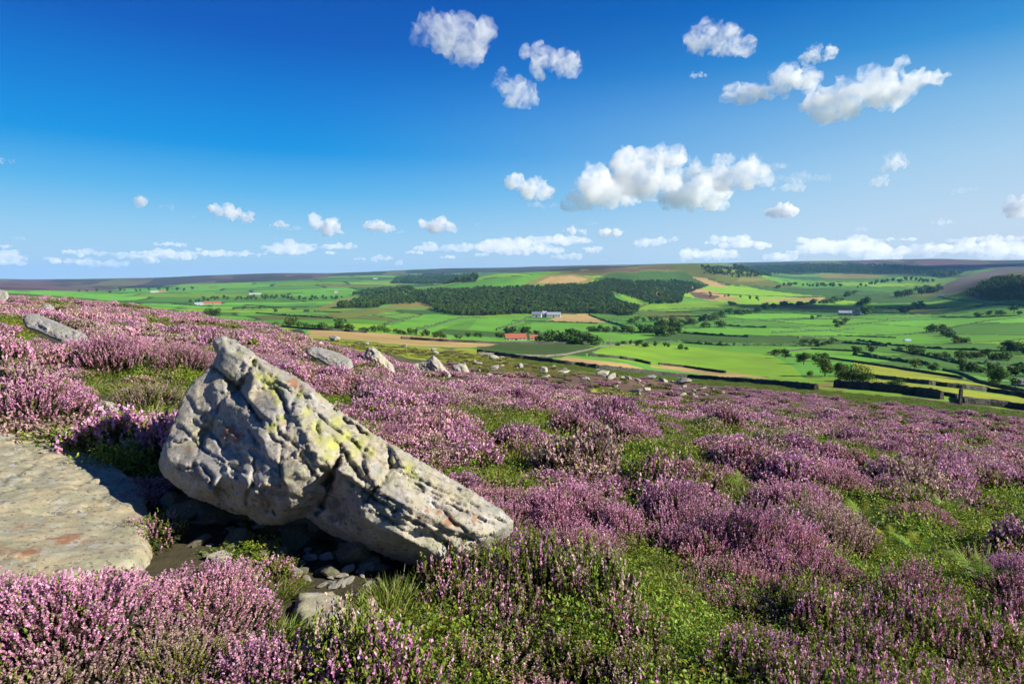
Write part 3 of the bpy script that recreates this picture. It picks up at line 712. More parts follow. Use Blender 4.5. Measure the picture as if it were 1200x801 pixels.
    for (ns, am) in ((26, 1.35), (110, .75), (420, .38), (1400, .16)):
        sx = rr.uniform(px.min(), px.max(), ns); sy = rr.uniform(py.min(), py.max(), ns); gh = rr.uniform(-1, 1, ns); g1 = rr.normal(size=ns); g2 = rr.normal(size=ns)
        wx = px + W * .025 * fbm3(q, 4.0, seed + 9, 3); wy = py + W * .025 * fbm3(q, 4.0, seed + 19, 3)
        ua = (wx[:, None] - sx) * ca + (wy[:, None] - sy) * sa; ub = -(wx[:, None] - sx) * sa + (wy[:, None] - sy) * ca
        dd2 = ua ** 2 / 3.6 + ub ** 2; ii = dd2.argmin(1); k_ = np.arange(len(px))
        nd = nd + nz * am * (.55 * gh[ii] + (g1[ii] * ua[k_, ii] * .35 + g2[ii] * ub[k_, ii]) / W * math.sqrt(ns) * .9)
    near2 = near - nd * amp
    far = dm + thick * (1 - np.exp(-dist / (edge * 1.3))) * (1 + .25 * fbm3(q, 1.7, seed + 8, 3))
    no = len(O)
    Vn = D * near2[:, None]; Vf = D * far[:, None]
    Vn[:, 2] += CZ; Vf[:, 2] += CZ
    isb = np.zeros(len(P), bool)
    isb[:no] = True
    idx = np.full(len(P), -1); idx[~isb] = len(P) + np.arange((~isb).sum()); idx[isb] = np.arange(len(P))[isb]
    V = np.vstack([Vn, Vf[~isb]]); T2 = idx[T][:, ::-1]
    # make near side face the camera
    a, b, c = Vn[T[0][0]], Vn[T[0][1]], Vn[T[0][2]]; nrm = np.cross(b - a, c - a)
    Tn = T if np.dot(nrm, a - np.array((0, 0, CZ))) < 0 else T[:, ::-1]
    T2 = idx[Tn][:, ::-1]
    Cc = np.zeros((len(P), 3))
    for (bx, by, br, ch, k) in blobs:
        dd = np.hypot(px - bx, (py - by)) / br; Cc[:, ch] = np.maximum(Cc[:, ch], k * np.clip(1.25 - dd, 0, 1) * .8)
    Cb = np.vstack([Cc, np.zeros(((~isb).sum(), 3))])
    loc = V.mean(0); me = mesh_from(name, V - loc, np.vstack([Tn, T2]), mat, Cb, True)
    o = obj(name, me, None, loc.tolist()); tag(o, label, cat, group)
    return o
BO = [(262,393),(268,396),(275,398),(290,408),(305,419),(322,429),(345,440),(360,449),(372,460),(390,474),(402,484),(415,492),(440,509),(470,526),(500,544),(530,561),(560,579),(590,598),(602,610),(601,622),(594,630),(580,636),(570,650),(548,662),(530,671),(515,668),(502,667),(478,660),(454,652),(430,642),(415,636),(404,632),(392,628),(380,622),(370,614),(358,606),(345,609),(330,615),(304,614),(296,609),(288,603),(270,601),(258,595),(246,590),(234,586),(222,582),(210,572),(202,566),(194,560),(188,552),(186,540),(190,525),(196,512),(205,490),(215,465),(226,447),(240,434),(250,425),(254,414),(249,405),(250,398),(256,395)]
BC = [(262,400,.10),(256,410,.10),(266,399,.04),(270,415,.16),(285,420,.30),(300,440,.30),(283,445,.16),(280,456,.02),(262,436,.14),(245,440,.06),(268,470,.22),(288,478,.40),(310,500,.50),(350,500,.50),(340,455,.34),(322,440,.25),
 (400,500,.34),(440,530,.36),(420,560,.50),(380,540,.56),(330,560,.56),(300,575,.48),(258,555,.34),(230,560,.22),(262,510,.20),(240,490,.08),(218,500,.05),(205,545,.16),(225,535,.16),(245,575,.30),(285,530,.44),(320,598,.20),(350,590,.34),(392,604,.10),(375,590,.16),(405,618,.12),(425,605,.42),(470,625,.44),(480,585,.46),(520,605,.40),(560,605,.30),(520,655,.32),(570,630,.28),(500,565,.26),(460,545,.30),(540,580,.2),(450,570,.44),(365,475,.36),(430,520,.28)]
BK = [([(298,423),(345,462),(385,498),(430,532),(500,575),(590,610)],1.7,.06),([(284,462),(312,505),(352,540),(384,552)],1.6,.06),([(335,446),(400,500),(468,552),(560,594)],1.5,.05),([(212,500),(240,528),(290,556),(322,600)],1.7,.06),([(440,575),(500,612),(560,634)],1.6,.05),([(345,520),(372,560)],1.4,.05),([(305,430),(320,470),(330,520),(328,570)],1.4,.05),([(251,430),(264,441),(280,455)],2.2,.13),([(298,424),(290,440),(280,456)],2.2,.12),([(280,455),(292,472),(306,492)],2.6,.10),
 ([(326,456),(334,472),(340,484)],2.2,.07),([(351,453),(345,470),(342,486),(338,500)],3.0,.08),([(366,470),(372,485),(374,505)],3,.05),
 ([(392,478),(402,488),(416,497),(432,508)],3.4,.20),([(436,500),(450,512),(457,528),(459,545),(450,562),(438,578),(428,588)],2.8,.13),
 ([(397,545),(388,560),(382,578),(376,600)],4.5,.22),([(408,560),(425,575),(450,590),(480,605),(505,622),(530,642)],2.8,.11),
 ([(398,520),(408,540),(420,556),(436,566)],3,.10),([(416,518),(424,535),(430,552)],2.6,.09),([(480,568),(510,585),(545,600),(575,612)],2.4,.06),
 ([(495,582),(520,600),(545,622)],2.2,.05),([(290,497),(298,512),(304,520)],4.5,.09),([(325,500),(336,515)],2.4,.06),
 ([(215,548),(232,545),(250,560),(246,578)],3,.07),([(240,500),(262,520),(285,535)],5,.08),([(288,590),(300,560),(296,545)],3.5,.06),
 ([(312,600),(305,580),(318,560)],3,.05),([(348,590),(365,575),(385,572)],2.4,.05),([(440,600),(470,612)],2,.05),([(520,560),(540,575)],2.5,.08),
 ([(300,455),(330,452),(352,450)],3.5,.04),([(360,520),(368,545),(362,565)],3.5,.05),([(270,456),(255,480),(238,520)],4.5,.09),([(205,520),(222,515),(240,505)],4,.06),([(455,625),(480,640),(505,648)],2.4,.05)]
BB = [(315,447,13,0,1),(322,458,9,0,1),(305,440,9,0,.9),(325,470,8,0,.8),(319,500,9,0,1),(330,490,8,0,.7),(345,515,6,0,.6),(372,500,12,0,.9),(390,520,14,0,1),(405,510,12,0,.95),(385,535,10,0,.8),(375,515,10,0,.9),(420,522,12,0,.9),(395,495,12,0,.9),(360,482,9,0,.8),(412,532,9,0,.8),(435,530,9,0,.8),(478,548,9,0,.9),(486,556,8,0,.8),(419,570,6,0,.8),(352,462,10,0,.7),(298,425,8,0,.7),(280,415,8,0,.5),(375,462,8,0,.6),(430,512,9,0,.7),(460,540,8,0,.5),
 (268,505,14,1,.9),(278,512,11,1,.9),(262,512,8,1,.8),(332,495,8,1,.7),(345,448,10,1,.9),(352,455,8,1,.8),(385,560,10,1,.8),(392,575,10,1,.7),(525,610,10,1,.9),(535,615,9,1,.9),(515,600,7,1,.8),(555,608,8,1,.7),(430,555,8,1,.7),(500,598,7,1,.7),(395,545,7,1,.8),(350,575,8,1,.6),(365,583,8,1,.6),(220,525,9,1,.7),(497,612,6,1,.8),(300,490,6,1,.5),(334,578,7,1,.5),
 (235,470,16,2,.8),(240,490,14,2,.9),(232,555,16,2,.9),(228,540,10,2,.8),(245,450,10,2,.7),(392,590,16,2,.9),(400,605,14,2,.9),(388,608,12,2,.8),(430,548,10,2,.6),(215,545,10,2,.6),(262,560,9,2,.5)]
BD = lambda px, py: 4.60 - .22 * (px - 190) / 410 + (575 - py) * .0042 * np.clip((600 - px) / 300, .35, 1)
sil_rock('boulder', BO, BD, .75, MR, 'huge pointed grey boulder with yellow lichen, leaning over small stones in the foreground', BC, BK, BB, step=2.4, edge=7, nz=.034, seed=4, planar=True)

# flat and half-buried stones, as plates standing proud of the ground
def plate(name, poly, h, mat, label, seed=1, group=None, tilt=(0, 0), step=None, rough=.03, cat='rock', blobs=(), dome=.0, back=1.0, edge=None):
    P0 = poly_xy(poly, 12, h)
    O = densify([tuple(p) for p in P0], max(.03, np.ptp(P0, 0).max() / 60), .012, seed)
    st = step or max(.03, np.ptp(P0, 0).max() / 45); P, T = tri_poly(O, st, seed); x, y = P[:, 0], P[:, 1]
    c = P.mean(0); zc = float(H(c[0], c[1])); gx = float(H(c[0] + .5, c[1]) - H(c[0] - .5, c[1])); gy = float(H(c[0], c[1] + .5) - H(c[0], c[1] - .5))
    d = seg_d(x, y, [tuple(p) for p in O] + [tuple(O[0])]); ew = edge or h * .5
    plane = zc + (x - c[0]) * (gx + tilt[0]) + (y - c[1]) * (gy + tilt[1])
    q = np.stack([x, y, x * 0], -1) + 9.0
    plane = .3 * plane + .7 * H(x, y); top = plane + h + dome * (1 - np.exp(-d / (.5 * st * 12))) + rough * (1.3 * fbm3(q, 2.4, seed, 5, .6) + .5 * (1 - 2 * np.abs(fbm3(q, 1.3, seed + 4, 3))))
    rr = np.random.RandomState(seed); ns = 45; sx = rr.uniform(x.min(), x.max(), ns); sy = rr.uniform(y.min(), y.max(), ns); gh = rr.uniform(-1, 1, ns)
    ii = ((x[:, None] + .12 * fbm(x / .3, y / .3, 7, 3)[:, None] - sx) ** 2 + ((y[:, None] - sy) * 1.8) ** 2).argmin(1); top = top - rough * 1.1 * np.exp(-(fbm(x / .7, y / .45, 71, 4) / .035) ** 2) + rough * .5 * gh[ii] + rough * .35 * fbm(x / .09, y / .09, 33, 4)
    top = top - h * np.exp(-d / ew * 2.2) * .75
    no = len(O); zt = top.copy()
    skirt = np.stack([O_[0] for O_ in [P[:no]]][0:1], 0)[0]
    b = P[:no] + (P[:no] - c) * .05
    zb = H(b[:, 0], b[:, 1]) - .25 - h * .3
    V = np.vstack([np.column_stack([P, zt]), np.column_stack([b, zb])])
    i = np.arange(no); j = (i + 1) % no
    a0, a1, a2 = V[T[0][0]], V[T[0][1]], V[T[0][2]]
    if np.cross(a1 - a0, a2 - a0)[2] < 0: T = T[:, ::-1]
    sk = np.vstack([np.stack([i, j, len(P) + j], -1), np.stack([i, len(P) + j, len(P) + i], -1)])
    bot = len(V); V = np.vstack([V, [[c[0], c[1], zb.min() - .1]]]); bt = np.stack([len(P) + i, len(P) + j, np.full(no, bot)], -1)
    Cc = np.zeros((len(V), 3))
    for (bx, by, br, ch, k) in blobs:
        p = at(bx, by, h); dd = np.hypot(V[:, 0] - p[0], V[:, 1] - p[1]) / br; Cc[:, ch] = np.maximum(Cc[:, ch], k * np.clip(1.25 - dd, 0, 1) * .8)
    loc = np.array((c[0], c[1], zc)); o = obj(name, mesh_from(name, V - loc, np.vstack([T, sk, bt]), mat, Cc, True), None, loc.tolist())
    tag(o, label, cat, group); return o, P0
SLAB, SLAB_XY = plate('rock_slab', [(-240,520),(-60,506),(30,508),(56,504),(78,516),(120,538),(150,556),(170,572),(178,610),(176,640),(160,662),(100,676),(0,692),(-260,720)], 0.07, MR_SLAB, 'broad flat lichen-covered rock slab at left edge, shaded by the huge boulder', 3, step=.028, rough=.026,
   blobs=[(75,637,.12,1,.9),(85,632,.10,1,.8),(30,655,.13,1,.8),(20,620,.1,1,.6),(150,615,.09,1,.8),(10,590,.1,2,.6),(100,640,.1,1,.6),(5,650,.1,1,.8)])
_c = SLAB_XY.mean(0); EXCL = [_c + (SLAB_XY - _c) * .95]
def lying(name, outline, label, seed, lean=.03, thick=1.0, mat=None, bulge=.25, back=.2, cat='rock', step=1.4):
    yb = max(p[1] for p in outline); xb = np.mean([p[0] for p in outline]); d0 = gdepth(xb, yb, back)
    sil_rock(name, outline, lambda a, b: d0 + (yb - b) * lean, thick, mat or MR_PALE, label, None, [([(outline[0][0] + 6, outline[0][1] + 4), (xb, yb - (yb - outline[0][1]) * .4), (outline[len(outline) // 2][0] - 4, outline[len(outline) // 2][1])], 1.2, .06)], step=step, edge=5, bulge=bulge, nz=.08, seed=seed, jit=.4, cat=cat)
def gdepth(px, py, back=0.15):
    p = at(px, py); return float((p[1] * math.cos(PITCH) + (CZ - p[2]) * math.sin(PITCH))) + back
lying('rock', [(26,374),(30,368),(40,367),(54,372),(72,379),(88,386),(100,391),(104,398),(102,408),(90,410),(70,400),(48,390),(30,384)], 'long pale rock lying in heather at upper left', 5, .045)
lying('rock', [(-24,350),(-14,342),(0,339),(8,341),(11,348),(6,354),(-20,356)], 'pale rock cut by the left edge on the heather skyline', 6, .05, step=1.2)
lying('rock', [(48,360),(51,356),(58,356),(64,360),(62,365),(50,365)], 'small pale stone in heather above the long pale rock', 7, .05, step=1.0)
lying('rock', [(358,410),(364,406),(376,407),(390,411),(402,416),(412,421),(414,430),(404,438),(388,430),(370,420),(360,416)], 'long weathered rock in heather left of the pointed rocks', 11, .05)
lying('rock', [(104,486),(108,474),(116,469),(128,470),(138,474),(142,486),(138,498),(120,502),(106,498)], 'small grey stone half in shade between the slab and a heather bush', 8, .006, .3, MR, .1, step=2)
EXCL += [poly_xy([(22,374),(70,378),(112,394),(116,424),(60,416),(20,396)], 10), poly_xy([(355,412),(420,430),(425,452),(380,440),(350,425)], 10), poly_xy([(424,436),(465,436),(470,452),(425,452)], 10), poly_xy([(478,440),(555,442),(555,456),(478,456)], 10)]
_, q = plate('rock', [(345,694),(388,690),(410,702),(404,722),(392,736),(378,740),(354,730),(344,712)], .04, MR_SLAB, 'flat tan stone in the bare gap below the huge boulder', 9, rough=.02); EXCL.append(q)
_, q = plate('rock', [(352,748),(384,744),(398,760),(388,776),(362,772),(348,762)], .05, MR_SLAB, 'small flat grey stone near the bottom edge in the bare gap', 10, rough=.02); EXCL.append(q)
d1 = gdepth(443, 436)
sil_rock('boulder', [(428,412),(431,407),(437,406),(444,411),(452,419),(461,428),(463,437),(444,442),(428,440),(426,426)], lambda a, b: d1 + (430 - b) * .012, 1.0, MR, 'dark-sided pointed rock, left one of the two standing behind the heather', [(433,412,.35),(431,428,.15),(440,420,.5),(450,430,.4),(436,434,.5)], [([(436,414),(440,424),(437,436)], 2, .12)], step=1.1, edge=4, nz=.13, seed=12, jit=.4)
d2 = gdepth(505, 440)
sil_rock('boulder', [(480,427),(490,425),(498,423),(503,420),(508,416),(514,421),(521,430),(529,440),(524,447),(500,447),(484,440)], lambda a, b: d2 + (430 - b) * .012, 1.1, MR, 'pointed grey rock, right one of the two standing behind the heather', [(486,430,.15),(496,432,.2),(503,430,.35),(510,424,.45),(514,436,.5),(500,442,.3)], [([(500,424),(502,436)], 2, .12)], step=1.1, edge=4, nz=.13, seed=13, jit=.4)
d3 = gdepth(540, 440)
sil_rock('boulder', [(529,428),(538,425),(546,427),(551,437),(550,441),(532,440)], lambda a, b: d3 + (430 - b) * .012, .8, MR, 'squat grey rock just right of the two pointed rocks', None, [([(536,427),(544,438)], 1.6, .1)], step=1.3, edge=5, bulge=.3, nz=.06, seed=14, jit=.3)
# loose stones
def stone_mesh(seed, mat, flat=.5, sub=4):
    import bmesh
    bm = bmesh.new(); bmesh.ops.create_icosphere(bm, subdivisions=sub, radius=1); me = bpy.data.meshes.new('stone'); bm.to_mesh(me); bm.free()
    n = len(me.vertices); V = np.empty(n * 3, np.float32); me.vertices.foreach_get('co', V); V = V.reshape(-1, 3).astype(float)
    r = np.random.RandomState(seed); s = np.full(n, 9.0)
    U = V / np.linalg.norm(V, axis=1)[:, None]
    for k in range(15):
        d = r.normal(size=3); d /= np.linalg.norm(d); off = r.uniform(.5, .95); c = U @ d; s = np.minimum(s, np.where(c > .05, off / np.maximum(c, .05), 9))
    s = np.minimum(s, 1.25); V = U * s[:, None]; V += U * (.10 * fbm3(V + 5, 2.2, seed, 4))[:, None]
    V *= np.array((1.0, r.uniform(.65, .95), flat * r.uniform(.8, 1.15)))
    me.vertices.foreach_set('co', V.astype(np.float32).ravel()); me.materials.append(mat)
    cc = me.color_attributes.new('Col', 'FLOAT_COLOR', 'POINT'); z = np.zeros((n, 4), np.float32); z[:, 0] = np.clip(fbm3(V + 3, 1.5, seed + 7, 2) * .9, 0, 1); cc.data.foreach_set('color', z.ravel())
    me.polygons.foreach_set('use_smooth', np.ones(len(me.polygons), bool))
    me.update(); return me
STN = [stone_mesh(40 + k, (MR, MR_PALE)[k % 2], .42 + .12 * (k % 3)) for k in range(8)]
MR_DARK = mat_rock('gritstone_dark', (.17, .155, .12), (.24, .20, .12), (.07, .07, .06), .7, (.12, .16, .05))  # darker gritstone with greener lichen, for stones under the boulder
STD = [stone_mesh(60 + k, MR_DARK, .6) for k in range(4)]
def stone(px, py, wpx, label, group=None, k=None, sink=.25, meshes=None, rnd=random.Random(5), name='stone', cat='stone', hs=1.0):
    if 'flat' in label or 'low' in label: hs *= .55
    p = at(px, py)
    if p is None: return
    R = math.hypot(p[0], p[1]); r = wpx / 2 * R / F * 1.05; ms = meshes or STN
    me = ms[(k if k is not None else rnd.randrange(len(ms))) % len(ms)]
    o = obj(name, me, None, (p[0], p[1], p[2] + r * .55 * (1 - sink) * hs)); s = rnd.uniform(.9, 1.1)
    o.scale = (r * s, r * s, r * hs); o.rotation_euler = (rnd.uniform(-.25, .25), rnd.uniform(-.25, .25), rnd.uniform(0, 6.28)); tag(o, label, cat, group); return o
GS = 'grey stones scattered over the bare brown patch'
for (px, py, w, lab) in [
 (637,437,18,'largest pale boulder at the upper left of the bare brown patch'),(707,441,17,'pale boulder in the middle of the brown patch, left of an equal one'),
 (716,444,14,'rounded boulder in the middle of the brown patch, beside a paler one'),(745,460,22,'dark-sided block at the lower middle of the brown patch'),
 (758,459,14,'white block touching the right of the dark-sided block'),(799,450,22,'flat pale rock at the right end of the brown patch'),
 (797,465,16,'low white rock at the lower right of the brown patch'),(762,444,18,'wide low stone at upper right of the brown patch, near the wall'),
 (580,434,16,'pale stone just right of the squat grey rock, on grass'),(574,443,14,'dark block half hidden by heather right of the squat rock'),
 (610,431,10,'dark round stone on grass, left of the largest pale boulder'),(578,422,12,'dark stone on the grass under the dark bracken'),
 (660,437,15,'flat white stone right of the largest pale boulder'),(638,443,14,'dark stone below the largest pale boulder'),
 (778,447,13,'flat pale stone left of the flat pale rock'),(738,445,9,'small white stone above the dark-sided block'),
 (976,489,22,'angular grey rock among heather at right, before the long wall'),(953,491,12,'small pale stone left of the angular grey rock'),
 (915,486,14,'dark low rock in heather left of the angular grey rock'),(1145,542,10,'white stone in heather near the right edge'),
 (1112,531,10,'pale flat stone in heather at right, left of a white stone'),(348,406,12,'pale stone on the dark grass right of the first heather knoll'),
 (374,406,14,'white stone just above the long weathered rock'),(391,400,12,'small white stone on the edge of the straw strip'),
 (456,421,14,'pale flat stone on bright grass behind the two pointed rocks'),(471,434,9,'small dark stone between the two pointed rocks'),
 (474,407,9,'white stone on bright grass above the left pointed rock'),(560,427,14,'pale flat slab stone on grass right of the squat grey rock'),
 ]: stone(px, py, w, lab, None)
rs = random.Random(31)
for i in range(75):
    if i < 55: px = rs.uniform(540, 860); py = 428 + (px - 540) * .085 + rs.uniform(-4, 20)
    else: px = rs.uniform(430, 700); py = 405 + (px - 430) * .09 + rs.uniform(-3, 12)
    stone(px, py, rs.uniform(3.5, 8), ('small pale stone scattered on the %s' % ('grass behind the pointed rocks' if i >= 55 and px < 540 else 'grass below the dark bracken' if i >= 55 else 'left end of the brown patch' if px < 630 else 'left middle of the brown patch' if px < 700 else 'right middle of the brown patch' if px < 780 else 'right end of the brown patch')), GS, rnd=rs)
for i in range(26):
    px = rs.uniform(830, 1190); py = 478 + (px - 830) * .17 + rs.uniform(-6, 25)
    stone(px, py, rs.uniform(4, 8), ('small stone poking through the heather %s' % ('below the long wall' if px < 960 else 'below the thick near wall' if px < 1080 else 'near the right edge')), 'small stones in the heather of the right slope', rnd=rs)
# rubble beneath and before the great boulder
for (px, py, w, lab) in [(290,612,48,'upright dark stone wedged under the left part of the huge boulder'),(250,612,36,'mossy stone in shade under the left end of the huge boulder'),
 (410,660,48,'dark stone propping the middle of the huge boulder'),(345,640,44,'dark flat stone deep under the huge boulder'),(215,610,36,'green mossy stone between the slab and the huge boulder'),
 (175,618,22,'small pinkish pale stone at the right corner of the slab'),(205,600,30,'dark mossy stone left under the huge boulder')]:
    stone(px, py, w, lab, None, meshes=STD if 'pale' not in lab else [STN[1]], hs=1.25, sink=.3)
stone(195, 628, 26, 'small white stone between the slab and the bottom heather', None, k=1)
for i in range(80):
    px = rs.uniform(225, 500); t_ = (px - 225) / 275
    py = 628 + t_ * 45 + rs.uniform(-26, 24)
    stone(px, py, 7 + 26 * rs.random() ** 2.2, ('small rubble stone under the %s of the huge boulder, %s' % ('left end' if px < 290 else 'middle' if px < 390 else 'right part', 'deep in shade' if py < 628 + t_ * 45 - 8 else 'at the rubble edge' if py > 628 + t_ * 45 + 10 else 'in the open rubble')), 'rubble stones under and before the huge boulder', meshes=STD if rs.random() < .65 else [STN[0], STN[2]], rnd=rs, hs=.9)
for i in range(22):
    px = rs.uniform(345, 440); py = rs.uniform(668, 700)
    stone(px, py, rs.uniform(8, 20), ('small tan stone in the bare gap, %s' % ('nearest the rubble' if py < 680 else 'beside the flat tan stone')), 'tan stones of the bare gap', rnd=rs, meshes=[STN[3], STN[5]])
# ------------------------------------------------------------------ heather, bilberry, grass, fern
M_HEA = mat_leaf('heather_spray', .28, .22, .7, .012, .15)
M_LEAF = mat_leaf('small_leaves', .35, .25, .5, .02, .35)
M_FERN = mat_leaf('fern_frond', .35, .15, .55, .015, .3)
def quads(cen, ax1, ax2, col):
    """one quad per row: centre, half-axis 1, half-axis 2"""
    n = len(cen); V = np.empty((n, 4, 3)); V[:, 0] = cen - ax1 - ax2; V[:, 1] = cen + ax1 - ax2; V[:, 2] = cen + ax1 + ax2; V[:, 3] = cen - ax1 + ax2
    return V.reshape(-1, 3), np.arange(n * 4).reshape(n, 4), np.repeat(col, 4, 0)
def unit(v): return v / (np.linalg.norm(v, axis=-1, keepdims=True) + 1e-9)
def heather_mesh(seed, rad=.28, hgt=.26, shoots=260, spike=.075, nflor=16, fl=.0055, pink=1.0, tone=0, leaf=10, wide=1.0, upright=.55, split=False):
    """a heather bush: woody shoots that leave one root and end in florets; the outline is uneven, the spikes stand clear of it"""
    r = np.random.RandomState(seed); mb = MB()
    n = shoots
    a = r.uniform(0, 2 * np.pi, n); q = np.sqrt(r.uniform(0, 1, n)) * 1.0
    lump = 1 + .18 * np.sin(3 * a + r.uniform(0, 6)) + .12 * np.sin(5 * a + r.uniform(0, 6))
    bx = np.cos(a) * q * rad * lump; by = np.sin(a) * q * rad * lump
    top = hgt * (np.sqrt(np.clip(1 - (q * .96) ** 2.4, 0, 1)) * .85 + .15) * r.uniform(.78, 1.12, n)
    tip = np.stack([bx, by, top], -1)
    dirv = unit(np.stack([bx / rad * (1 - upright) * 1.2, by / rad * (1 - upright) * 1.2, np.full(n, 1.0)], -1) + r.normal(size=(n, 3)) * .16)
    tones = [((.52,.19,.35),(.68,.38,.53)), ((.49,.19,.29),(.66,.38,.46)), ((.48,.18,.36),(.66,.37,.53)), ((.40,.25,.25),(.56,.40,.37))][tone]
    c0, c1 = np.array(tones[0]), np.array(tones[1])
    isp = r.uniform(size=n) < pink
    # woody / leafy stem below the spike
    side = unit(np.cross(dirv, r.normal(size=(n, 3))))
    sl = np.minimum(top * .95, hgt * .8)
    cen = tip - dirv * (spike + sl / 2)[:, None]
    wd = .0016 * wide
    mf = MB() if split else mb
    mb.add(*quads(cen, side * wd * 1.3, dirv * (sl / 2)[:, None], np.tile((.09, .06, .035), (n, 1))))
    def along(m, count, l0, l1, size, colf, elong=1.4, spread=1.0, dest=None):
        k = m.sum() * count
        if k == 0: return
        idx = np.repeat(np.where(m)[0], count); t = r.uniform(0, 1, k)
        p = tip[idx] - dirv[idx] * (l0 + (l1 - l0) * t)[:, None]
        o = unit(np.cross(dirv[idx], r.normal(size=(k, 3))))
        rr_ = size * spread * (.6 + .4 * t) * r.uniform(.4, 1.1, k)
        p = p + o * rr_[:, None]
        d1 = unit(o * .8 + dirv[idx] * .9 + r.normal(size=(k, 3)) * .35); d2 = unit(np.cross(d1, r.normal(size=(k, 3))))
        s = size * r.uniform(.7, 1.25, k)
        (dest or mb).add(*quads(p, d2 * (s * .62)[:, None], d1 * (s * elong * .62)[:, None], colf(k, t)))
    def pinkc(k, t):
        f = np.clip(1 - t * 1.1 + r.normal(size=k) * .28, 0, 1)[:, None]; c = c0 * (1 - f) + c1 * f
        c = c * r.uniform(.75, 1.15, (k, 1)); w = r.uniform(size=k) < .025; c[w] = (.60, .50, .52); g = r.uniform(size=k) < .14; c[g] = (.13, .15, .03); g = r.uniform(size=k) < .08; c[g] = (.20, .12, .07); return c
    def greenc(k, t):
        f = r.uniform(size=(k, 1)); c = np.array((.045, .085, .014)) * (1 - f) + np.array((.15, .20, .025)) * f
        w = r.uniform(size=k) < .3; c[w] = np.array((.17, .10, .045)); return c
    def tipg(k, t):
        f = r.uniform(size=(k, 1)); return np.array((.11, .18, .02)) * (1 - f) + np.array((.27, .31, .05)) * f
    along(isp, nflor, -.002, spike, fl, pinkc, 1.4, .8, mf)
    along(~isp, int(nflor * .8), -.002, spike, fl * .85, tipg, 1.7, .9)
    along(np.ones(n, bool), leaf, spike * .9, spike + hgt * .55, fl * 1.0, greenc, 1.8, 2.3)
    # dark twiggy heart of the bush
    k = int(n * 1.1); a = r.uniform(0, 6.28, k); q = np.sqrt(r.uniform(0, 1, k)) * .85; z = hgt * r.uniform(.05, .62, k) * np.sqrt(1 - q ** 2)
    p = np.stack([np.cos(a) * q * rad, np.sin(a) * q * rad, z], -1); d1 = unit(r.normal(size=(k, 3)) + (0, 0, 1.0)); d2 = unit(np.cross(d1, r.normal(size=(k, 3))))
    cc = np.where(r.uniform(size=(k, 1)) < .5, np.array([[.05, .038, .022]]), np.array([[.03, .045, .014]]))
    mb.add(*quads(p, d2 * fl * 2.2, d1 * .028 * rad / .28, cc))
    if split: return mb.mesh('foliage', M_HEA), mf.mesh('flower_spikes', M_HEA)
    return mb.mesh('heather_spray', M_HEA)
def leafy_mesh(seed, rad=.22, hgt=.14, n=520, size=.012, cols=((.07, .16, .012), (.27, .35, .03)), red=.035, elong=1.5):
    r = np.random.RandomState(seed); mb = MB()
    a = r.uniform(0, 6.28, n); q = np.sqrt(r.uniform(0, 1, n)); t = r.uniform(0, 1, n) ** .5
    lump = 1 + .25 * np.sin(3 * a + seed) + .15 * np.sin(7 * a + seed * 2)
    top = hgt * (np.sqrt(1 - (q * .97) ** 2.5) * .8 + .2) * (1 + .25 * np.sin(a * 4 + q * 9 + seed))
    p = np.stack([np.cos(a) * q * rad * lump, np.sin(a) * q * rad * lump, top * t], -1)
    d1 = unit(r.normal(size=(n, 3)) * .7 + np.array((0, 0, .35))); nr = unit(np.array((0, 0, 1.)) + r.normal(size=(n, 3)) * .55); d2 = unit(np.cross(d1, nr)); d1 = unit(np.cross(nr, d2))
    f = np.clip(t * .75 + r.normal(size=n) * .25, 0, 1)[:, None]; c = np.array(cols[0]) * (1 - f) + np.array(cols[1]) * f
    c *= r.uniform(.75, 1.25, (n, 1)); w = r.uniform(size=n) < red; c[w] = (.30, .13, .03)
    s = size * r.uniform(.6, 1.25, n)
    # leaf = diamond: a quad turned on its corner
    V = np.empty((n, 4, 3)); V[:, 0] = p - d1 * (s * elong * .5)[:, None]; V[:, 1] = p + d2 * (s * .42)[:, None] + nr * (s * .12)[:, None]; V[:, 2] = p + d1 * (s * elong * .5)[:, None]; V[:, 3] = p - d2 * (s * .42)[:, None] + nr * (s * .12)[:, None]
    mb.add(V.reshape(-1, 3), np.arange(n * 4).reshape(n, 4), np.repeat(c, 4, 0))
    k = n // 6; j = r.randint(0, n, k); st = p[j]; base = st * np.array((.55, .55, 0)); dv = st - base; sd = unit(np.cross(dv, r.normal(size=(k, 3)))) * .0012
    V = np.empty((k, 4, 3)); V[:, 0] = base - sd; V[:, 1] = base + sd; V[:, 2] = st + sd; V[:, 3] = st - sd
    mb.add(V.reshape(-1, 3), np.arange(k * 4).reshape(k, 4), np.tile((.09, .10, .03), (k * 4, 1)))
    return mb.mesh('bilberry_leaves', M_LEAF)
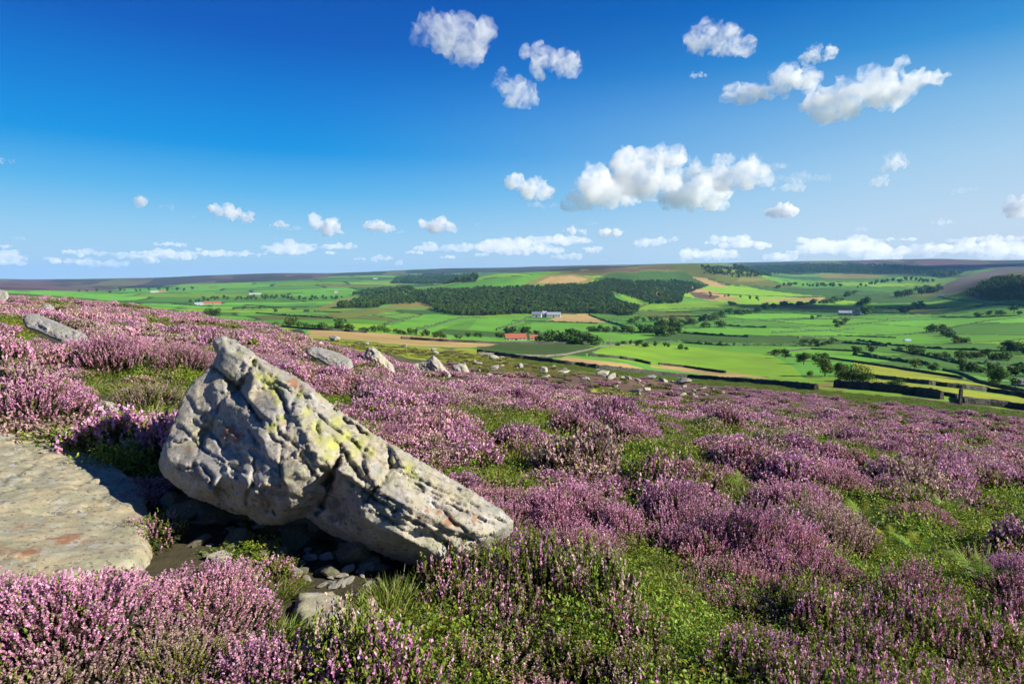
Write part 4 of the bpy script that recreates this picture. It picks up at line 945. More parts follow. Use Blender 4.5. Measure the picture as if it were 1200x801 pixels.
def grass_mesh(seed, rad=.16, hgt=.16, n=260, w=.0028, cols=((.08, .15, .015), (.26, .33, .04)), dry=.22, lean=.7):
    r = np.random.RandomState(seed); mb = MB()
    a = r.uniform(0, 6.28, n); q = np.sqrt(r.uniform(0, 1, n)) * rad; b = np.stack([np.cos(a) * q, np.sin(a) * q, np.zeros(n)], -1)
    d = unit(np.stack([np.cos(a) * q / rad * lean, np.sin(a) * q / rad * lean, np.ones(n)], -1) + r.normal(size=(n, 3)) * .25); h = hgt * r.uniform(.5, 1.15, n)
    sd = unit(np.cross(d, r.normal(size=(n, 3)))) * w; mid = b + d * (h * .55)[:, None]; dd = unit(d + np.array((0, 0, -.35)) + np.stack([np.cos(a), np.sin(a), 0 * a], -1) * .4); tip = mid + dd * (h * .5)[:, None]
    V = np.empty((n, 6, 3)); V[:, 0] = b - sd; V[:, 1] = b + sd; V[:, 2] = mid + sd * .8; V[:, 3] = mid - sd * .8; V[:, 4] = tip + sd * .15; V[:, 5] = tip - sd * .15
    i = np.arange(n)[:, None] * 6; Fq = np.vstack([i + np.array([[0, 1, 2, 3]]), i + np.array([[3, 2, 4, 5]])])
    f = r.uniform(size=(n, 1)); c = np.array(cols[0]) * (1 - f) + np.array(cols[1]) * f; w_ = r.uniform(size=n) < dry; c[w_] = (.30, .24, .10)
    mb.add(V.reshape(-1, 3), Fq, np.repeat(c, 6, 0)); return mb.mesh('grass_blades', M_LEAF)
def frond_mesh(seed, Lf, el, yellow):
    r = np.random.RandomState(seed); mb = MB(); n = 24; p = np.zeros(3); d = np.array((math.cos(el), 0, math.sin(el)))
    base = np.array((.30, .30, .03)) if yellow else np.array((.19, .30, .03))
    for i in range(n):
        t = i / n; d = unit(d + np.array((0, 0, -.05))); q = p + d * Lf / n
        sd = unit(np.cross(d, (0, 0, 1))); up = np.cross(sd, d)
        mb.add([p - sd * .002, p + sd * .002, q + sd * .0015, q - sd * .0015], [(0, 1, 2, 3)], (.12, .13, .03))
        pl = Lf * .27 * math.sin(math.pi * min(1, (t * .90 + .14))) ** .8
        if i > 2:
            for s_ in (-1, 1):
                dv = unit(sd * s_ + d * .45 - up * r.uniform(.0, .35)); a_ = q if s_ > 0 else p; lv = d * Lf / n * .42; m_ = 5; c_ = base * r.uniform(.75, 1.3)
                for j in range(m_):
                    u0, u1 = j / m_, (j + .86) / m_; w0, w1 = (1 - u0 ** 2 * .9), (1 - u1 ** 2 * .9) * .8; dr = -up * pl * .12 * u0 ** 2
                    mb.add([a_ + dv * pl * u0 - lv * w0 + dr, a_ + dv * pl * u1 - lv * w1 + dr, a_ + dv * pl * u1 + lv * w1 + dr, a_ + dv * pl * u0 + lv * w0 + dr], [(0, 1, 2, 3)], c_)
        p = q
    return mb.mesh('frond', M_FERN)
# kinds of plant, in near / middle / far detail
K = {}
K['pinkN'] = [heather_mesh(100 + k, .24, .25, 200, .085, 27, .0046, .9, k % 4, 12) for k in range(4)]
K['paleN'] = [heather_mesh(110 + k, .22, .19, 190, .06, 16, .0048, .40, 3 if k % 2 else 0, 16, upright=.7) for k in range(3)]
K['leafN'] = [leafy_mesh(120 + k, .20, .16, 620, .0135) for k in range(4)]
K['grassN'] = [grass_mesh(130 + k, .15, .10, 240) for k in range(3)]
K['pinkM'] = [heather_mesh(140 + k, .27, .27, 210, .075, 7, .0105, .92, k % 4, 5, wide=1.6) for k in range(4)]
K['paleM'] = [heather_mesh(150 + k, .25, .2, 170, .06, 6, .0095, .4, 3 if k % 2 else 1, 6, wide=1.6) for k in range(2)]
K['leafM'] = [leafy_mesh(160 + k, .26, .17, 420, .020) for k in range(3)]
K['grassM'] = [grass_mesh(170 + k, .2, .17, 130, .005) for k in range(2)]
K['pinkF'] = [heather_mesh(180 + k, .5, .34, 190, .10, 4, .026, .95, k % 4, 3, wide=3) for k in range(4)]
K['brownF'] = [heather_mesh(186 + k, .5, .32, 150, .10, 4, .026, .25, 3, 5, wide=3) for k in range(2)]
K['leafF'] = [leafy_mesh(190 + k, .5, .22, 240, .05, ((.06, .12, .015), (.20, .26, .025)), .06) for k in range(2)]
K['mossF'] = [leafy_mesh(196, .55, .12, 200, .06, ((.12, .16, .015), (.28, .32, .03)), .10)]

def poly_at(p): return poly_xy(p, 14)
GREEN = [poly_at(p) for p in [
 [(505,672),(560,640),(598,632),(612,600),(575,565),(545,535),(560,520),(610,545),(640,600),(610,650),(560,690),(500,700)],
 [(585,480),(650,480),(668,505),(640,530),(600,515)],[(555,495),(590,500),(600,540),(560,530)],
 [(690,600),(760,588),(790,640),(810,700),(760,720),(690,712),(660,690)],[(815,590),(850,583),(905,592),(925,640),(870,650),(835,625)],
 [(905,700),(975,660),(1030,640),(1110,640),(1200,690),(1200,760),(1100,740),(980,730)],[(1000,600),(1080,590),(1150,640),(1080,665),(1010,650)],
 [(1080,545),(1140,560),(1210,580),(1210,600),(1130,590)],[(960,560),(1030,560),(1050,585),(975,590)],
 [(690,500),(730,515),(760,545),(720,540)],[(440,560),(500,548),(515,570),(480,575)],[(620,700),(700,690),(800,720),(900,715),(1000,740),(1250,760),(1250,830),(560,830),(600,760)],
 [(860,570),(905,575),(905,610),(850,600)],[(255,650),(330,650),(360,690),(345,720),(320,760),(300,700)]]]
PALE = [poly_at(p) for p in [[(1000,755),(1250,755),(1250,1050),(380,1050),(380,790)],[(400,700),(500,690),(640,700),(760,715),(820,740),(840,1050),(380,1050)],[(900,700),(1000,720),(1120,745),(1120,830),(850,830),(860,745)],
 [(130,448),(200,445),(215,470),(140,485)],[(250,640),(330,650),(365,690),(340,760),(300,790),(270,700)],[(100,440),(60,470),(90,480),(120,470)]]]
PINK = [poly_at(p) for p in [
 [(0,700),(150,700),(200,695),(290,695),(320,710),(290,740),(310,830),(-60,830),(-60,660)],
 [(430,440),(600,445),(700,480),(780,520),(700,535),(620,500),(540,478),(470,520),(420,480)],[(620,560),(700,560),(730,640),(690,680),(640,650),(610,600)],
 [(770,600),(860,600),(920,650),(900,700),(840,690),(780,650)],[(880,600),(960,600),(1010,660),(960,690),(900,660)],[(605,655),(660,660),(660,695),(610,690)],
 [(430,510),(520,515),(560,560),(520,560),(460,520)],[(1150,640),(1220,640),(1220,700),(1160,690)],[(80,395),(165,395),(170,440),(90,440)],[(0,400),(90,400),(95,500),(0,505)],
 [(820,520),(1000,540),(1040,570),(900,575),(820,560)],[(1080,600),(1130,600),(1100,560),(1000,560),(1040,600)]]]
MOSS = [poly_at(p) for p in [[(95,445),(160,440),(150,478),(100,480),(105,468)],[(0,375),(28,382),(30,395),(0,400)],[(0,405),(40,400),(40,420),(0,425)],[(400,460),(430,470),(420,480),(395,470)]]]
BARE = [poly_at(p) for p in [[(160,560),(215,575),(300,615),(345,618),(400,640),(480,668),(540,676),(500,690),(440,690),(410,730),(400,765),(345,775),(345,735),(355,700),(320,655),(300,672),(290,690),(240,690),(190,690),(150,690),(150,660),(180,640),(165,600)],
   [(100,462),(165,475),(160,510),(120,520),(70,508)],[(335,690),(420,685),(425,740),(410,801),(340,820),(335,770)]]]
BROWNP = [P for (n, c, P) in POLYS if n == 'burnt']; MGR = [P for (n, c, P) in POLYS if n == 'moorgrass']
NOVEG = [P for (n, c, P) in POLYS if n in ('field', 'straw')]
BRKP = [P for (n, c, P) in POLYS if n == 'bracken']
def anyin(x, y, L_):
    r = np.zeros(np.shape(x), bool)
    for P in L_: r |= inside(x, y, P)
    return r
# footprint of the boulder on the ground
BFOOT = np.array([[at(a, b)[0], at(a, b)[1]] for a, b in [(188,600),(230,640),(300,650),(400,668),(480,680),(545,678),(598,640)]] + [[0.15, 5.0], [-.9, 5.6], [-2.1, 6.3], [-2.9, 5.9]])
EXCL.append(BFOOT)
def scatter(name, label, protos, P, rot, scl, idx):
    """one ground-cover object: every point of its mesh carries one plant"""
    col = bpy.data.collections.new(name + '_plants')
    for i, me in enumerate(protos):
        o = bpy.data.objects.new('%s_plant_%02d' % (name, i), me); col.objects.link(o)
    me = bpy.data.meshes.new(name); me.vertices.add(len(P)); me.vertices.foreach_set('co', np.asarray(P, np.float32).ravel())
    a = me.attributes.new('rot', 'FLOAT_VECTOR', 'POINT'); a.data.foreach_set('vector', np.asarray(rot, np.float32).ravel())
    a = me.attributes.new('scl', 'FLOAT_VECTOR', 'POINT'); a.data.foreach_set('vector', np.asarray(scl, np.float32).ravel())
    a = me.attributes.new('idx', 'INT', 'POINT'); a.data.foreach_set('value', np.asarray(idx, np.int32))
    o = obj(name, me); tag(o, label, None, None, 'stuff')
    g = bpy.data.node_groups.new(name, 'GeometryNodeTree')
    g.interface.new_socket('Geometry', in_out='INPUT', socket_type='NodeSocketGeometry'); g.interface.new_socket('Geometry', in_out='OUTPUT', socket_type='NodeSocketGeometry')
    gi = g.nodes.new('NodeGroupInput'); go = g.nodes.new('NodeGroupOutput'); ip = g.nodes.new('GeometryNodeInstanceOnPoints')
    ci = g.nodes.new('GeometryNodeCollectionInfo'); ci.inputs['Collection'].default_value = col; ci.inputs['Separate Children'].default_value = True; ci.inputs['Reset Children'].default_value = True
    def na(n_, ty):
        q = g.nodes.new('GeometryNodeInputNamedAttribute'); q.data_type = ty; q.inputs[0].default_value = n_; return [s for s in q.outputs if s.enabled][0]
    ip.inputs['Pick Instance'].default_value = True
    g.links.new(gi.outputs[0], ip.inputs['Points']); g.links.new(ci.outputs[0], ip.inputs['Instance'])
    g.links.new(na('idx', 'INT'), ip.inputs['Instance Index']); g.links.new(na('rot', 'FLOAT_VECTOR'), ip.inputs['Rotation']); g.links.new(na('scl', 'FLOAT_VECTOR'), ip.inputs['Scale'])
    g.links.new(ip.outputs[0], go.inputs[0])
    mo = o.modifiers.new('plants', 'NODES'); mo.node_group = g; return o
rng = np.random.RandomState(11)
def jgrid(r0, r1, ph0, ph1, sp):
    """jittered rows of points in a ring sector, spacing sp metres"""
    out = []; R = r0
    while R < r1:
        n = max(1, int((ph1 - ph0) * R / sp)); ph = ph0 + (np.arange(n) + rng.uniform(0, 1, n)) / n * (ph1 - ph0); rr = R + rng.uniform(-.6, .6, n) * sp
        out.append(np.stack([rr * np.sin(ph), rr * np.cos(ph)], -1)); R += sp * .87
    return np.vstack(out)
def kinds(x, y):
    """which plant grows where: 0 pink heather, 1 pale/brown heather, 2 bilberry, 3 grass/moss, -1 bare"""
    R = np.hypot(x, y)
    # drifts of heather run down the slope, from upper left to lower right of the view
    a = (x * .80 + y * .60); b = (-x * .60 + y * .80)
    n = fbm(a / 2.6, b / 1.15, 301, 4) + .25 * vnoise(x / .5, y / .5, 305)
    n2 = fbm(x / 1.1, y / 1.1, 311, 3); n3 = vnoise(x / .45, y / .45, 317)
    v = n * 1.0 + .02 + .10 * sstep(10, 20, R)
    side = sstep(.1, .6, np.arctan2(x, y)) * (1 - sstep(9, 16, R)); v = v - .22 * side
    v = v + .6 * anyin(x, y, PINK) - .6 * anyin(x, y, GREEN)
    k = np.where(v > .0, 0, 2)
    v = v - .20 * sstep(.25, .5, -np.arctan2(x, y)) * sstep(6, 10, R)
    k = np.where(v > .0, 0, 2); k = np.where((np.abs(v) < .12) & (n3 > 0), 1, k)
    k = np.where((k == 0) & (n2 > .38), 1, k)
    k = np.where((k == 2) & (n2 > .34), 3, k)
    pl = anyin(x, y, PALE); k = np.where(pl & (n3 > -.45), np.where(n2 > .18, 3, np.where(n3 > .35, 2, 1)), k)
    k = np.where(anyin(x, y, MOSS), 3, k)
    k = np.where(anyin(x, y, BARE), np.where(n3 > .78, 2, -1), k)
    k = np.where(anyin(x, y, EXCL), -1, k)
    return k
def place(P2, sets, base, name, label, smin=.8, smax=1.25, dense=None):
    x, y = P2[:, 0], P2[:, 1]; kk = kinds(x, y)
    if dense is not None: kk = dense(x, y, kk)
    m = kk >= 0; x, y, kk = x[m], y[m], kk[m]; n = len(x)
    protos = []; off = []
    for s in sets: off.append(len(protos)); protos += K[s]
    cnt = np.array([len(K[s]) for s in sets])
    # neighbouring bushes share their tint
    tint = (h01(np.floor(x / 1.3), np.floor(y / 1.3), 5) * 3 + rng.uniform(0, 1.2, n)).astype(int)
    idx = np.array(off)[kk] + tint % cnt[kk]
    sc = base * rng.uniform(smin, smax, n); sz = sc * rng.uniform(.8, 1.2, n) * (1 + .3 * vnoise(x / 1.6, y / 1.6, 330))
    md = fbm(x / .75, y / .75, 340, 3); gr = np.clip(1.0 + 1.35 * md, .4, 1.75) * (1 - .25 * sstep(14, 22, np.hypot(x, y))); gr = np.where(kk <= 1, gr, np.clip(gr, .6, 1.2)); sz = sz * gr; sc = sc * (.75 + .25 * gr) * np.where(kk <= 1, 1.12, 1.05)
    z = H(x, y) - .02
    rot = np.stack([rng.normal(size=n) * .08 , rng.normal(size=n) * .08 + .06, rng.uniform(0, 6.28, n)], -1)
    scatter(name, label, protos, np.stack([x, y, z], -1), rot, np.stack([sc, sc, sz], -1), idx)
    print(name, n)
pn = np.vstack([jgrid(1.6, 7.0, -.86, .86, .19), jgrid(.9, 7.0, .86, 1.7, .21), jgrid(.9, 7.0, -1.7, -.86, .21)])
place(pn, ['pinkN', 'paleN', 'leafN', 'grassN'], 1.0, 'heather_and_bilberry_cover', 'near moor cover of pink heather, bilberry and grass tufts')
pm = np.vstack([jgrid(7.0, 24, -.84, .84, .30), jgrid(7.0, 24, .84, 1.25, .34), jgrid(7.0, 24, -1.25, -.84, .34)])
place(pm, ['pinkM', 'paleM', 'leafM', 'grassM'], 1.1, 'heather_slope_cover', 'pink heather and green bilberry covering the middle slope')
def far_k(x, y, k):
    R = np.hypot(x, y); u = rng.uniform(0, 1, len(x)); n = fbm(x / 6, y / 6, 401, 3)
    k = np.where((k == 2) & (n < .1), 0, k)
    dense_br = anyin(x, y, BROWNP); k = np.where(dense_br, np.where(u < .03, 0, np.where(u < .07, 1, -1)), k)
    mg = anyin(x, y, MGR); k = np.where(mg, np.where(u < .35, 3, np.where(u < .42, 1, -1)), k)
    k = np.where(anyin(x, y, NOVEG), -1, k)
    k = np.where(anyin(x, y, BRKP), np.where(u < .8, 2, -1), k)
    return k
ph_edges = [-.9, -.685, -.39, -.266, .03, .33, .48, .69, .9]; er = [95, 95, 70, 60, 52, 105, 84, 92, 92]
def far_pts():
    P2 = np.vstack([jgrid(24, 60, -.95, .95, .52), jgrid(60, 150, -.82, .82, .95)])
    R = np.hypot(P2[:, 0], P2[:, 1]); ph = np.arctan2(P2[:, 0], P2[:, 1]); lim = np.interp(ph, ph_edges, er)
    inp = anyin(P2[:, 0], P2[:, 1], BROWNP + MGR + BRKP)
    return P2[(R < lim) | inp]
place(far_pts(), ['pinkF', 'brownF', 'leafF', 'mossF'], 1.05, 'far_heather_cover', 'purple heather and rough grass on the far part of the moor', dense=far_k)

# the bushes that stand out one by one
BIG = [heather_mesh(500 + k, .45, .40, 620, .095, 27, .0058, (.97, .9, .5)[k % 3], (0, 1, 3, 2, 0)[k], 10, 1.2, .45, True) for k in range(5)]
def bush(px, py, wpx, label, k=0, hs=1.0):
    p = at(px, py); R = math.hypot(p[0], p[1]); s = wpx * R / F / .98
    o = empty('heather_bush', (p[0], p[1], p[2] - .03), random.Random(int(px)).uniform(0, 6.28)); o.scale = (s, s, s * hs)
    tag(o, label, 'heather bush')
    obj('foliage', BIG[k][0], o); obj('flower_spikes', BIG[k][1], o)
for a in [
 (130, 436, 88, 'bright magenta rounded heather bush right of the long pale rock at upper left', 0, 1.1),
 (38, 497, 130, 'large pink heather bush above the slab at the left edge', 0, .9),
 (212, 440, 76, 'heather bush with dark lower side, just left of the peak of the huge boulder', 1, 1.1),
 (172, 482, 82, 'brownish half-faded heather bush between moss and the huge boulder', 2, .9),
 (176, 522, 72, 'pink heather bush touching the left end of the huge boulder', 3, .9),
 (70, 765, 200, 'big mauve heather bush in the bottom left corner', 0, .9),
 (240, 735, 165, 'wide pink heather bush with green right side, in front of the slab', 1, .85),
 (205, 800, 140, 'pale pink heather bush at the bottom edge, left of the flat stones', 2, .8),
 (470, 480, 80, 'dark-hearted heather bush above the middle of the huge boulder', 1, .9),
 (455, 520, 70, 'pink heather bush close over the sloping top edge of the huge boulder', 0, .9),
 (655, 620, 110, 'pink heather bush in the drift right of the lower end of the huge boulder', 0, .9),
 (690, 655, 95, 'pink heather bush at the foot of the drift right of the huge boulder', 1, .9),
 (632, 690, 56, 'small isolated pink heather bush below the lower end of the huge boulder', 0, 1.0),
 (820, 655, 112, 'broad pink heather bush right of centre with green bilberry on its left', 0, .9),
 (925, 605, 105, 'pale pink heather bush behind the two ferns in the middle right', 3, .9),
 (962, 685, 100, 'pink heather bush right of the dark-sided one in the lower right middle', 0, .9),
 (880, 700, 92, 'half-shaded heather bush at the lower end of the middle right drift', 1, .9),
 (905, 630, 56, 'small dark-sided heather bush among bilberry right of centre', 3, 1.1),
 (980, 580, 86, 'rounded heather bush standing apart behind the right-hand ferns', 1, .9),
 (832, 605, 70, 'rounded dusky heather bush left of the green fern', 3, .9),
 (1192, 700, 90, 'dusky violet heather bush at the right edge', 3, 1.1),
 (1080, 620, 80, 'low pink heather bush in the bilberry at right', 1, .8),
 (725, 590, 90, 'pink heather bush in the middle of the slope, above green bilberry', 0, .9)]: bush(*a)
def fern(px, py, hpx, label, seed, n=6):
    p = at(px, py); R = math.hypot(p[0], p[1]); Lf = .85 * hpx * R / F; r = random.Random(seed)
    o = empty('fern', (p[0], p[1], p[2] + .10)); tag(o, label, 'fern')
    for k in range(n):
        f = obj('frond', frond_mesh(seed * 10 + k, Lf * r.uniform(.75, 1.1), r.uniform(.85, 1.3), r.random() < .2), o)
        f.rotation_euler = (0, 0, 6.28 * k / n + r.uniform(-.3, .3))
for a in [(862, 585, 44, 'green fern with arching fronds, right of the rounded dusky bush', 1), (935, 612, 40, 'fern with a yellowing frond in front of the pale pink bush', 2),
 (1075, 662, 46, 'large pale green fern in bilberry at lower right', 3), (1150, 695, 50, 'fern of spread fronds left of the dusky violet bush at the right edge', 4),
 (1010, 625, 36, 'small fern in the bilberry at the middle right', 5), (1110, 610, 30, 'small bright fern above the large pale green fern', 6), (1040, 650, 36, 'green fern left of the large pale one', 7)]: fern(*a)
# ------------------------------------------------------------------ walls, hedges, trees, woods and farms of the valley
def mat_drystone(name, col):
    m, t, out = newmat(name); tc = t.nodes.new('ShaderNodeTexCoord'); mp = t.nodes.new('ShaderNodeMapping'); mp.inputs['Scale'].default_value = (1, 1, 2.2); L(t, tc.outputs['Object'], mp.inputs[0])
    v = t.nodes.new('ShaderNodeTexVoronoi'); v.inputs['Scale'].default_value = 2.6; L(t, mp.outputs[0], v.inputs['Vector']); sp = t.nodes.new('ShaderNodeSeparateColor'); L(t, v.outputs['Color'], sp.inputs[0])
    v2 = t.nodes.new('ShaderNodeTexVoronoi'); v2.feature = 'DISTANCE_TO_EDGE'; v2.inputs['Scale'].default_value = 2.6; L(t, mp.outputs[0], v2.inputs['Vector'])
    c = mixc(t, sp.outputs[0], tuple(x * .5 for x in col), tuple(x * 1.7 for x in col)); c = mixc(t, ramp(t, v2.outputs['Distance'], 0, .08, 1, 0), c, (.01, .01, .01))
    b = t.nodes.new('ShaderNodeBsdfPrincipled'); b.inputs['Roughness'].default_value = .95; L(t, c, b.inputs['Base Color'])
    bp = t.nodes.new('ShaderNodeBump'); bp.inputs['Distance'].default_value = .15; L(t, v2.outputs['Distance'], bp.inputs['Height']); L(t, bp.outputs[0], b.inputs['Normal']); L(t, b.outputs[0], out.inputs['Surface']); return m
M_WALL = mat_drystone('dark_drystone', (.05, .047, .04)); M_WALLP = mat_plain('pale_drystone', (.12, .11, .085), .95, .35, 1.2)
M_HEDGE = mat_plain('hedge_leaves', (.04, .085, .022), .9, .5, .35)
def line_xy(pts, step):
    q = densify(pts, 5, 0, 1, False) + [np.array(pts[-1], float)]; W = [at(a[0], a[1]) for a in q]; W = np.array([w[:2] for w in W if w is not None])
    seg = np.hypot(*np.diff(W, axis=0).T); cum = np.concatenate([[0], np.cumsum(seg)]); n = max(3, int(cum[-1] / step)); t = np.linspace(0, cum[-1], n)
    return np.stack([np.interp(t, cum, W[:, 0]), np.interp(t, cum, W[:, 1])], -1)
def strip(name, pts, h, w, mat, label, cat, group=None, rough=.08, step=None, gaps=0):
    p0 = at(*pts[0]); R = math.hypot(p0[0], p0[1]); st = step or max(.5, R * .004)
    W = line_xy(pts, st); n = len(W); r = np.random.RandomState(int(pts[0][0] * 7 + pts[0][1])); d = np.gradient(W, axis=0); nr = unit(np.stack([-d[:, 1], d[:, 0]], -1))
    hh = h * (1 + rough * r.normal(size=n)); ww = w / 2 * (1 + rough * r.normal(size=n)); z = H(W[:, 0], W[:, 1])
    W = W + nr * (r.normal(size=(n, 1)) * rough * w * .5)
    prof = [(-1.15, -.6), (-1.0, .0), (-.8, .75), (-.35, 1.0), (.35, 1.0), (.8, .75), (1.0, .0), (1.15, -.6)]; m = len(prof)
    V = np.empty((n, m, 3))
    for k, (a, b) in enumerate(prof):
        jj = 1 + rough * r.normal(size=n) * .8
        V[:, k, :2] = W + nr * (ww * a * jj)[:, None]; V[:, k, 2] = z + hh * b * (jj if b > .5 else 1)
    i = np.arange(n - 1)[:, None] * m; j = np.arange(m - 1)[None, :]
    Fq = np.stack([i + j, i + j + 1, i + m + j + 1, i + m + j], -1).reshape(-1, 4)
    V = V.reshape(-1, 3); caps = [[(k, k + 1, m - 2 - k, m - 1 - k) for k in range(3)], [((n - 1) * m + m - 1 - k, (n - 1) * m + m - 2 - k, (n - 1) * m + k + 1, (n - 1) * m + k) for k in range(3)]]
    Fq = np.vstack([Fq] + [np.array(c) for c in caps]); loc = np.array((W[n // 2][0], W[n // 2][1], z[n // 2]))
    o = obj(name, mesh_from(name, V - loc, Fq, mat, None, False), None, loc.tolist()); tag(o, label, cat, group); return o
def wall(pts, label, h=1.5, m=None, group=None, w=.7): strip('drystone_wall', pts, h, w, m or M_WALL, label, 'wall', group, .045)
wall([(560,413),(600,419),(660,427),(700,432),(760,438),(800,442),(860,447),(905,451),(930,453),(957,457)], 'long dark drystone wall below the big bright field', .95)
wall([(978,453),(1000,455),(1040,459),(1075,463),(1104,468)], 'thick near drystone wall right of the wall gap, below the round bush', 1.25, w=.7)
wall([(1040,455),(1080,459),(1122,466),(1124,473)], 'lower wall behind the thick near wall, ending at a post', .6)
wall([(1128,472),(1160,475),(1200,480),(1290,490)], 'near wall at the right edge, half hidden by bracken', .85)
wall([(690,417),(725,420),(745,423),(762,427)], 'short dark wall on the straw strip, left one of two', 1.0)
wall([(772,427),(800,430),(850,437)], 'short dark wall along the straw, right one of two', .8)
wall([(962,419),(1000,424),(1060,433),(1128,444)], 'wall along the upper edge of the upper yellow field', .95)
wall([(1016,441),(1060,447),(1100,452),(1150,458),(1200,465),(1290,482)], 'wall between the two yellow fields', .95)
wall([(1105,434),(1128,439),(1150,449),(1200,460),(1240,468)], 'curving wall right of the upper yellow field', .95)
wall([(560,415),(600,417),(640,418),(662,416),(690,410),(705,406),(745,403)], 'pale drystone wall bending round the dark bracken field', .6, M_WALLP, w=.5)
wall([(470,397),(520,400),(585,403),(640,403),(700,403)], 'faint dark wall above the straw strip and the bracken', 1.2)
wall([(330,383),(360,386),(400,388),(430,390)], 'low dark wall under the row of bushes at centre left', 1.2)
wall([(1045,410),(1080,416),(1110,423),(1165,436)], 'diagonal wall in the right valley above the yellow fields', 1.1)
wall([(900,414),(950,409),(1005,412),(1045,422)], 'wall crossing the green field right of centre', 1.0)
def hedge(pts, label, h=2.4, group=None): strip('hedgerow', pts, h, h * .9, M_HEDGE, label, 'hedge', group, .28)
GH = 'dark hedgerows dividing the valley fields'
HD = [[(452,381),(470,375),(492,371)],[(488,387),(508,383),(525,377),(540,373),(562,372)],[(582,387),(600,381),(612,377),(617,373)],[(690,369),(712,377),(737,384)],
 [(690,388),(740,389),(785,391)],[(795,390),(835,393),(877,395)],[(842,381),(870,383),(898,384)],[(905,374),(950,374),(1000,374)],[(760,372),(800,371),(850,372)],
 [(860,378),(900,376),(940,375)],[(1000,359),(1040,361),(1070,363)],[(1055,360),(1100,361),(1150,358),(1200,357)],[(1105,349),(1130,352),(1160,356),(1200,359)],[(1040,374),(1090,371),(1140,372),(1200,370)],
 [(1005,399),(1050,405),(1100,409),(1180,412)],[(930,401),(990,402),(1040,406)],[(800,402),(850,405),(900,405),(960,406)],[(1000,416),(1050,423),(1090,428)],[(1110,424),(1160,427),(1200,429),(1260,432)],
 [(700,404),(760,402),(800,401)],[(620,397),(680,402),(720,404)],[(300,367),(340,370),(390,373)],[(368,365),(400,366),(430,364)],[(290,357),(330,361),(370,360)],[(380,358),(420,355),(450,352)],
 [(200,356),(250,359),(300,358)],[(100,344),(160,344),(220,343)],[(420,372),(450,370),(480,367)],[(905,390),(960,388),(1000,386)],[(935,396),(990,394),(1050,396)],
 [(600,376),(650,377),(700,379)],[(745,364),(800,362),(860,360)],[(820,343),(870,346),(920,347)],[(860,335),(900,338),(950,336)],[(1000,345),(1050,342),(1100,340)],[(780,366),(830,366),(870,365)]]
HL = ['hedge left of the tree row under the small wood tip','hedge rising right below the big wood','hedge climbing to the white farm','hedge running down right of the tan field by the white farm',
 'hedge under the tree clump right of centre','dark hedge below the light green strip field','dark hedge above the light green strip field','thin straight hedge left of the low farm','hedge across the slope beyond the wood end',
 'thin hedge crossing the strip fields right of the winding tree belt','short hedge above the low grey farm','level hedge under the small white cottage at right','hedge at the foot of the wood at the right edge','long hedge right of the large dark farm tree',
 'hedge below the pale pond','hedge across the green field left of the pond','long hedge above the top corner of the big bright field','hedge sloping down to the upper yellow field','hedge behind the broad bright green tree',
 'short hedge on the far edge of the big bright field','hedge behind the leafy clump by the red barn','hedge above the bush row at centre left','hedge under the ochre bank at centre left','hedge below the left valley tree belt','hedge at the tip of the left wood',
 'hedge under the left valley farm','faint far hedge left, near the tiny sheds','hedge in the ochre fields at centre left','hedge below the stony lane group of trees','hedge right of the stony lane group of trees',
 'hedge right below the white farm','hedge along the wood end slope','hedge on the strip fields below the tan slope','far hedge below the dark plantation','far hedge under the dark woodland at right','hedge just above the winding tree belt']
assert len(HL) == len(HD)
for i, q in enumerate(HD): hedge(q, HL[i], 1.3 if i > 8 else 1.8, GH)

# trees: trunk and crown, crown of leaf clumps
M_CROWN = mat_leaf('crown_leaves', .15, .3, .7, .03, .1); M_TRUNK = mat_plain('bark', (.12, .09, .065), .9, .3, 4)
def crown_mesh(seed, n=420, kind='round', size=.10):
    r = np.random.RandomState(seed); mb = MB(); C_ = []
    for k in range(11):
        if kind == 'cone': z = r.uniform(.15, .95); q = (1 - z) * .20; rad = .10 + (1 - z) * .14
        elif kind == 'bush': z = r.uniform(.2, .62); q = r.uniform(0, .42); rad = r.uniform(.18, .34)
        else: z = r.uniform(.32, .82); q = r.uniform(0, .27) * (1.2 - abs(z - .55)); rad = r.uniform(.13, .24)
        a = r.uniform(0, 6.28); C_.append((math.cos(a) * q, math.sin(a) * q, z, rad))
    C_ = np.array(C_); i = r.randint(0, len(C_), n); d = unit(r.normal(size=(n, 3)) + (0, 0, .15)); rad = C_[i, 3] * r.uniform(.55, 1.08, n)
    p = C_[i, :3] + d * rad[:, None]; nr = unit(d + r.normal(size=(n, 3)) * .5); d1 = unit(np.cross(nr, r.normal(size=(n, 3)))); d2 = np.cross(nr, d1)
    s = size * r.uniform(.4, 1.0, n); f = r.uniform(size=(n, 1)); c = (np.array((.025, .058, .014)) * (1 - f) + np.array((.10, .17, .03)) * f)
    mb.add(*quads(p, d1 * s[:, None] * .5, d2 * s[:, None] * .5, c)); return mb.mesh('crown', M_CROWN)
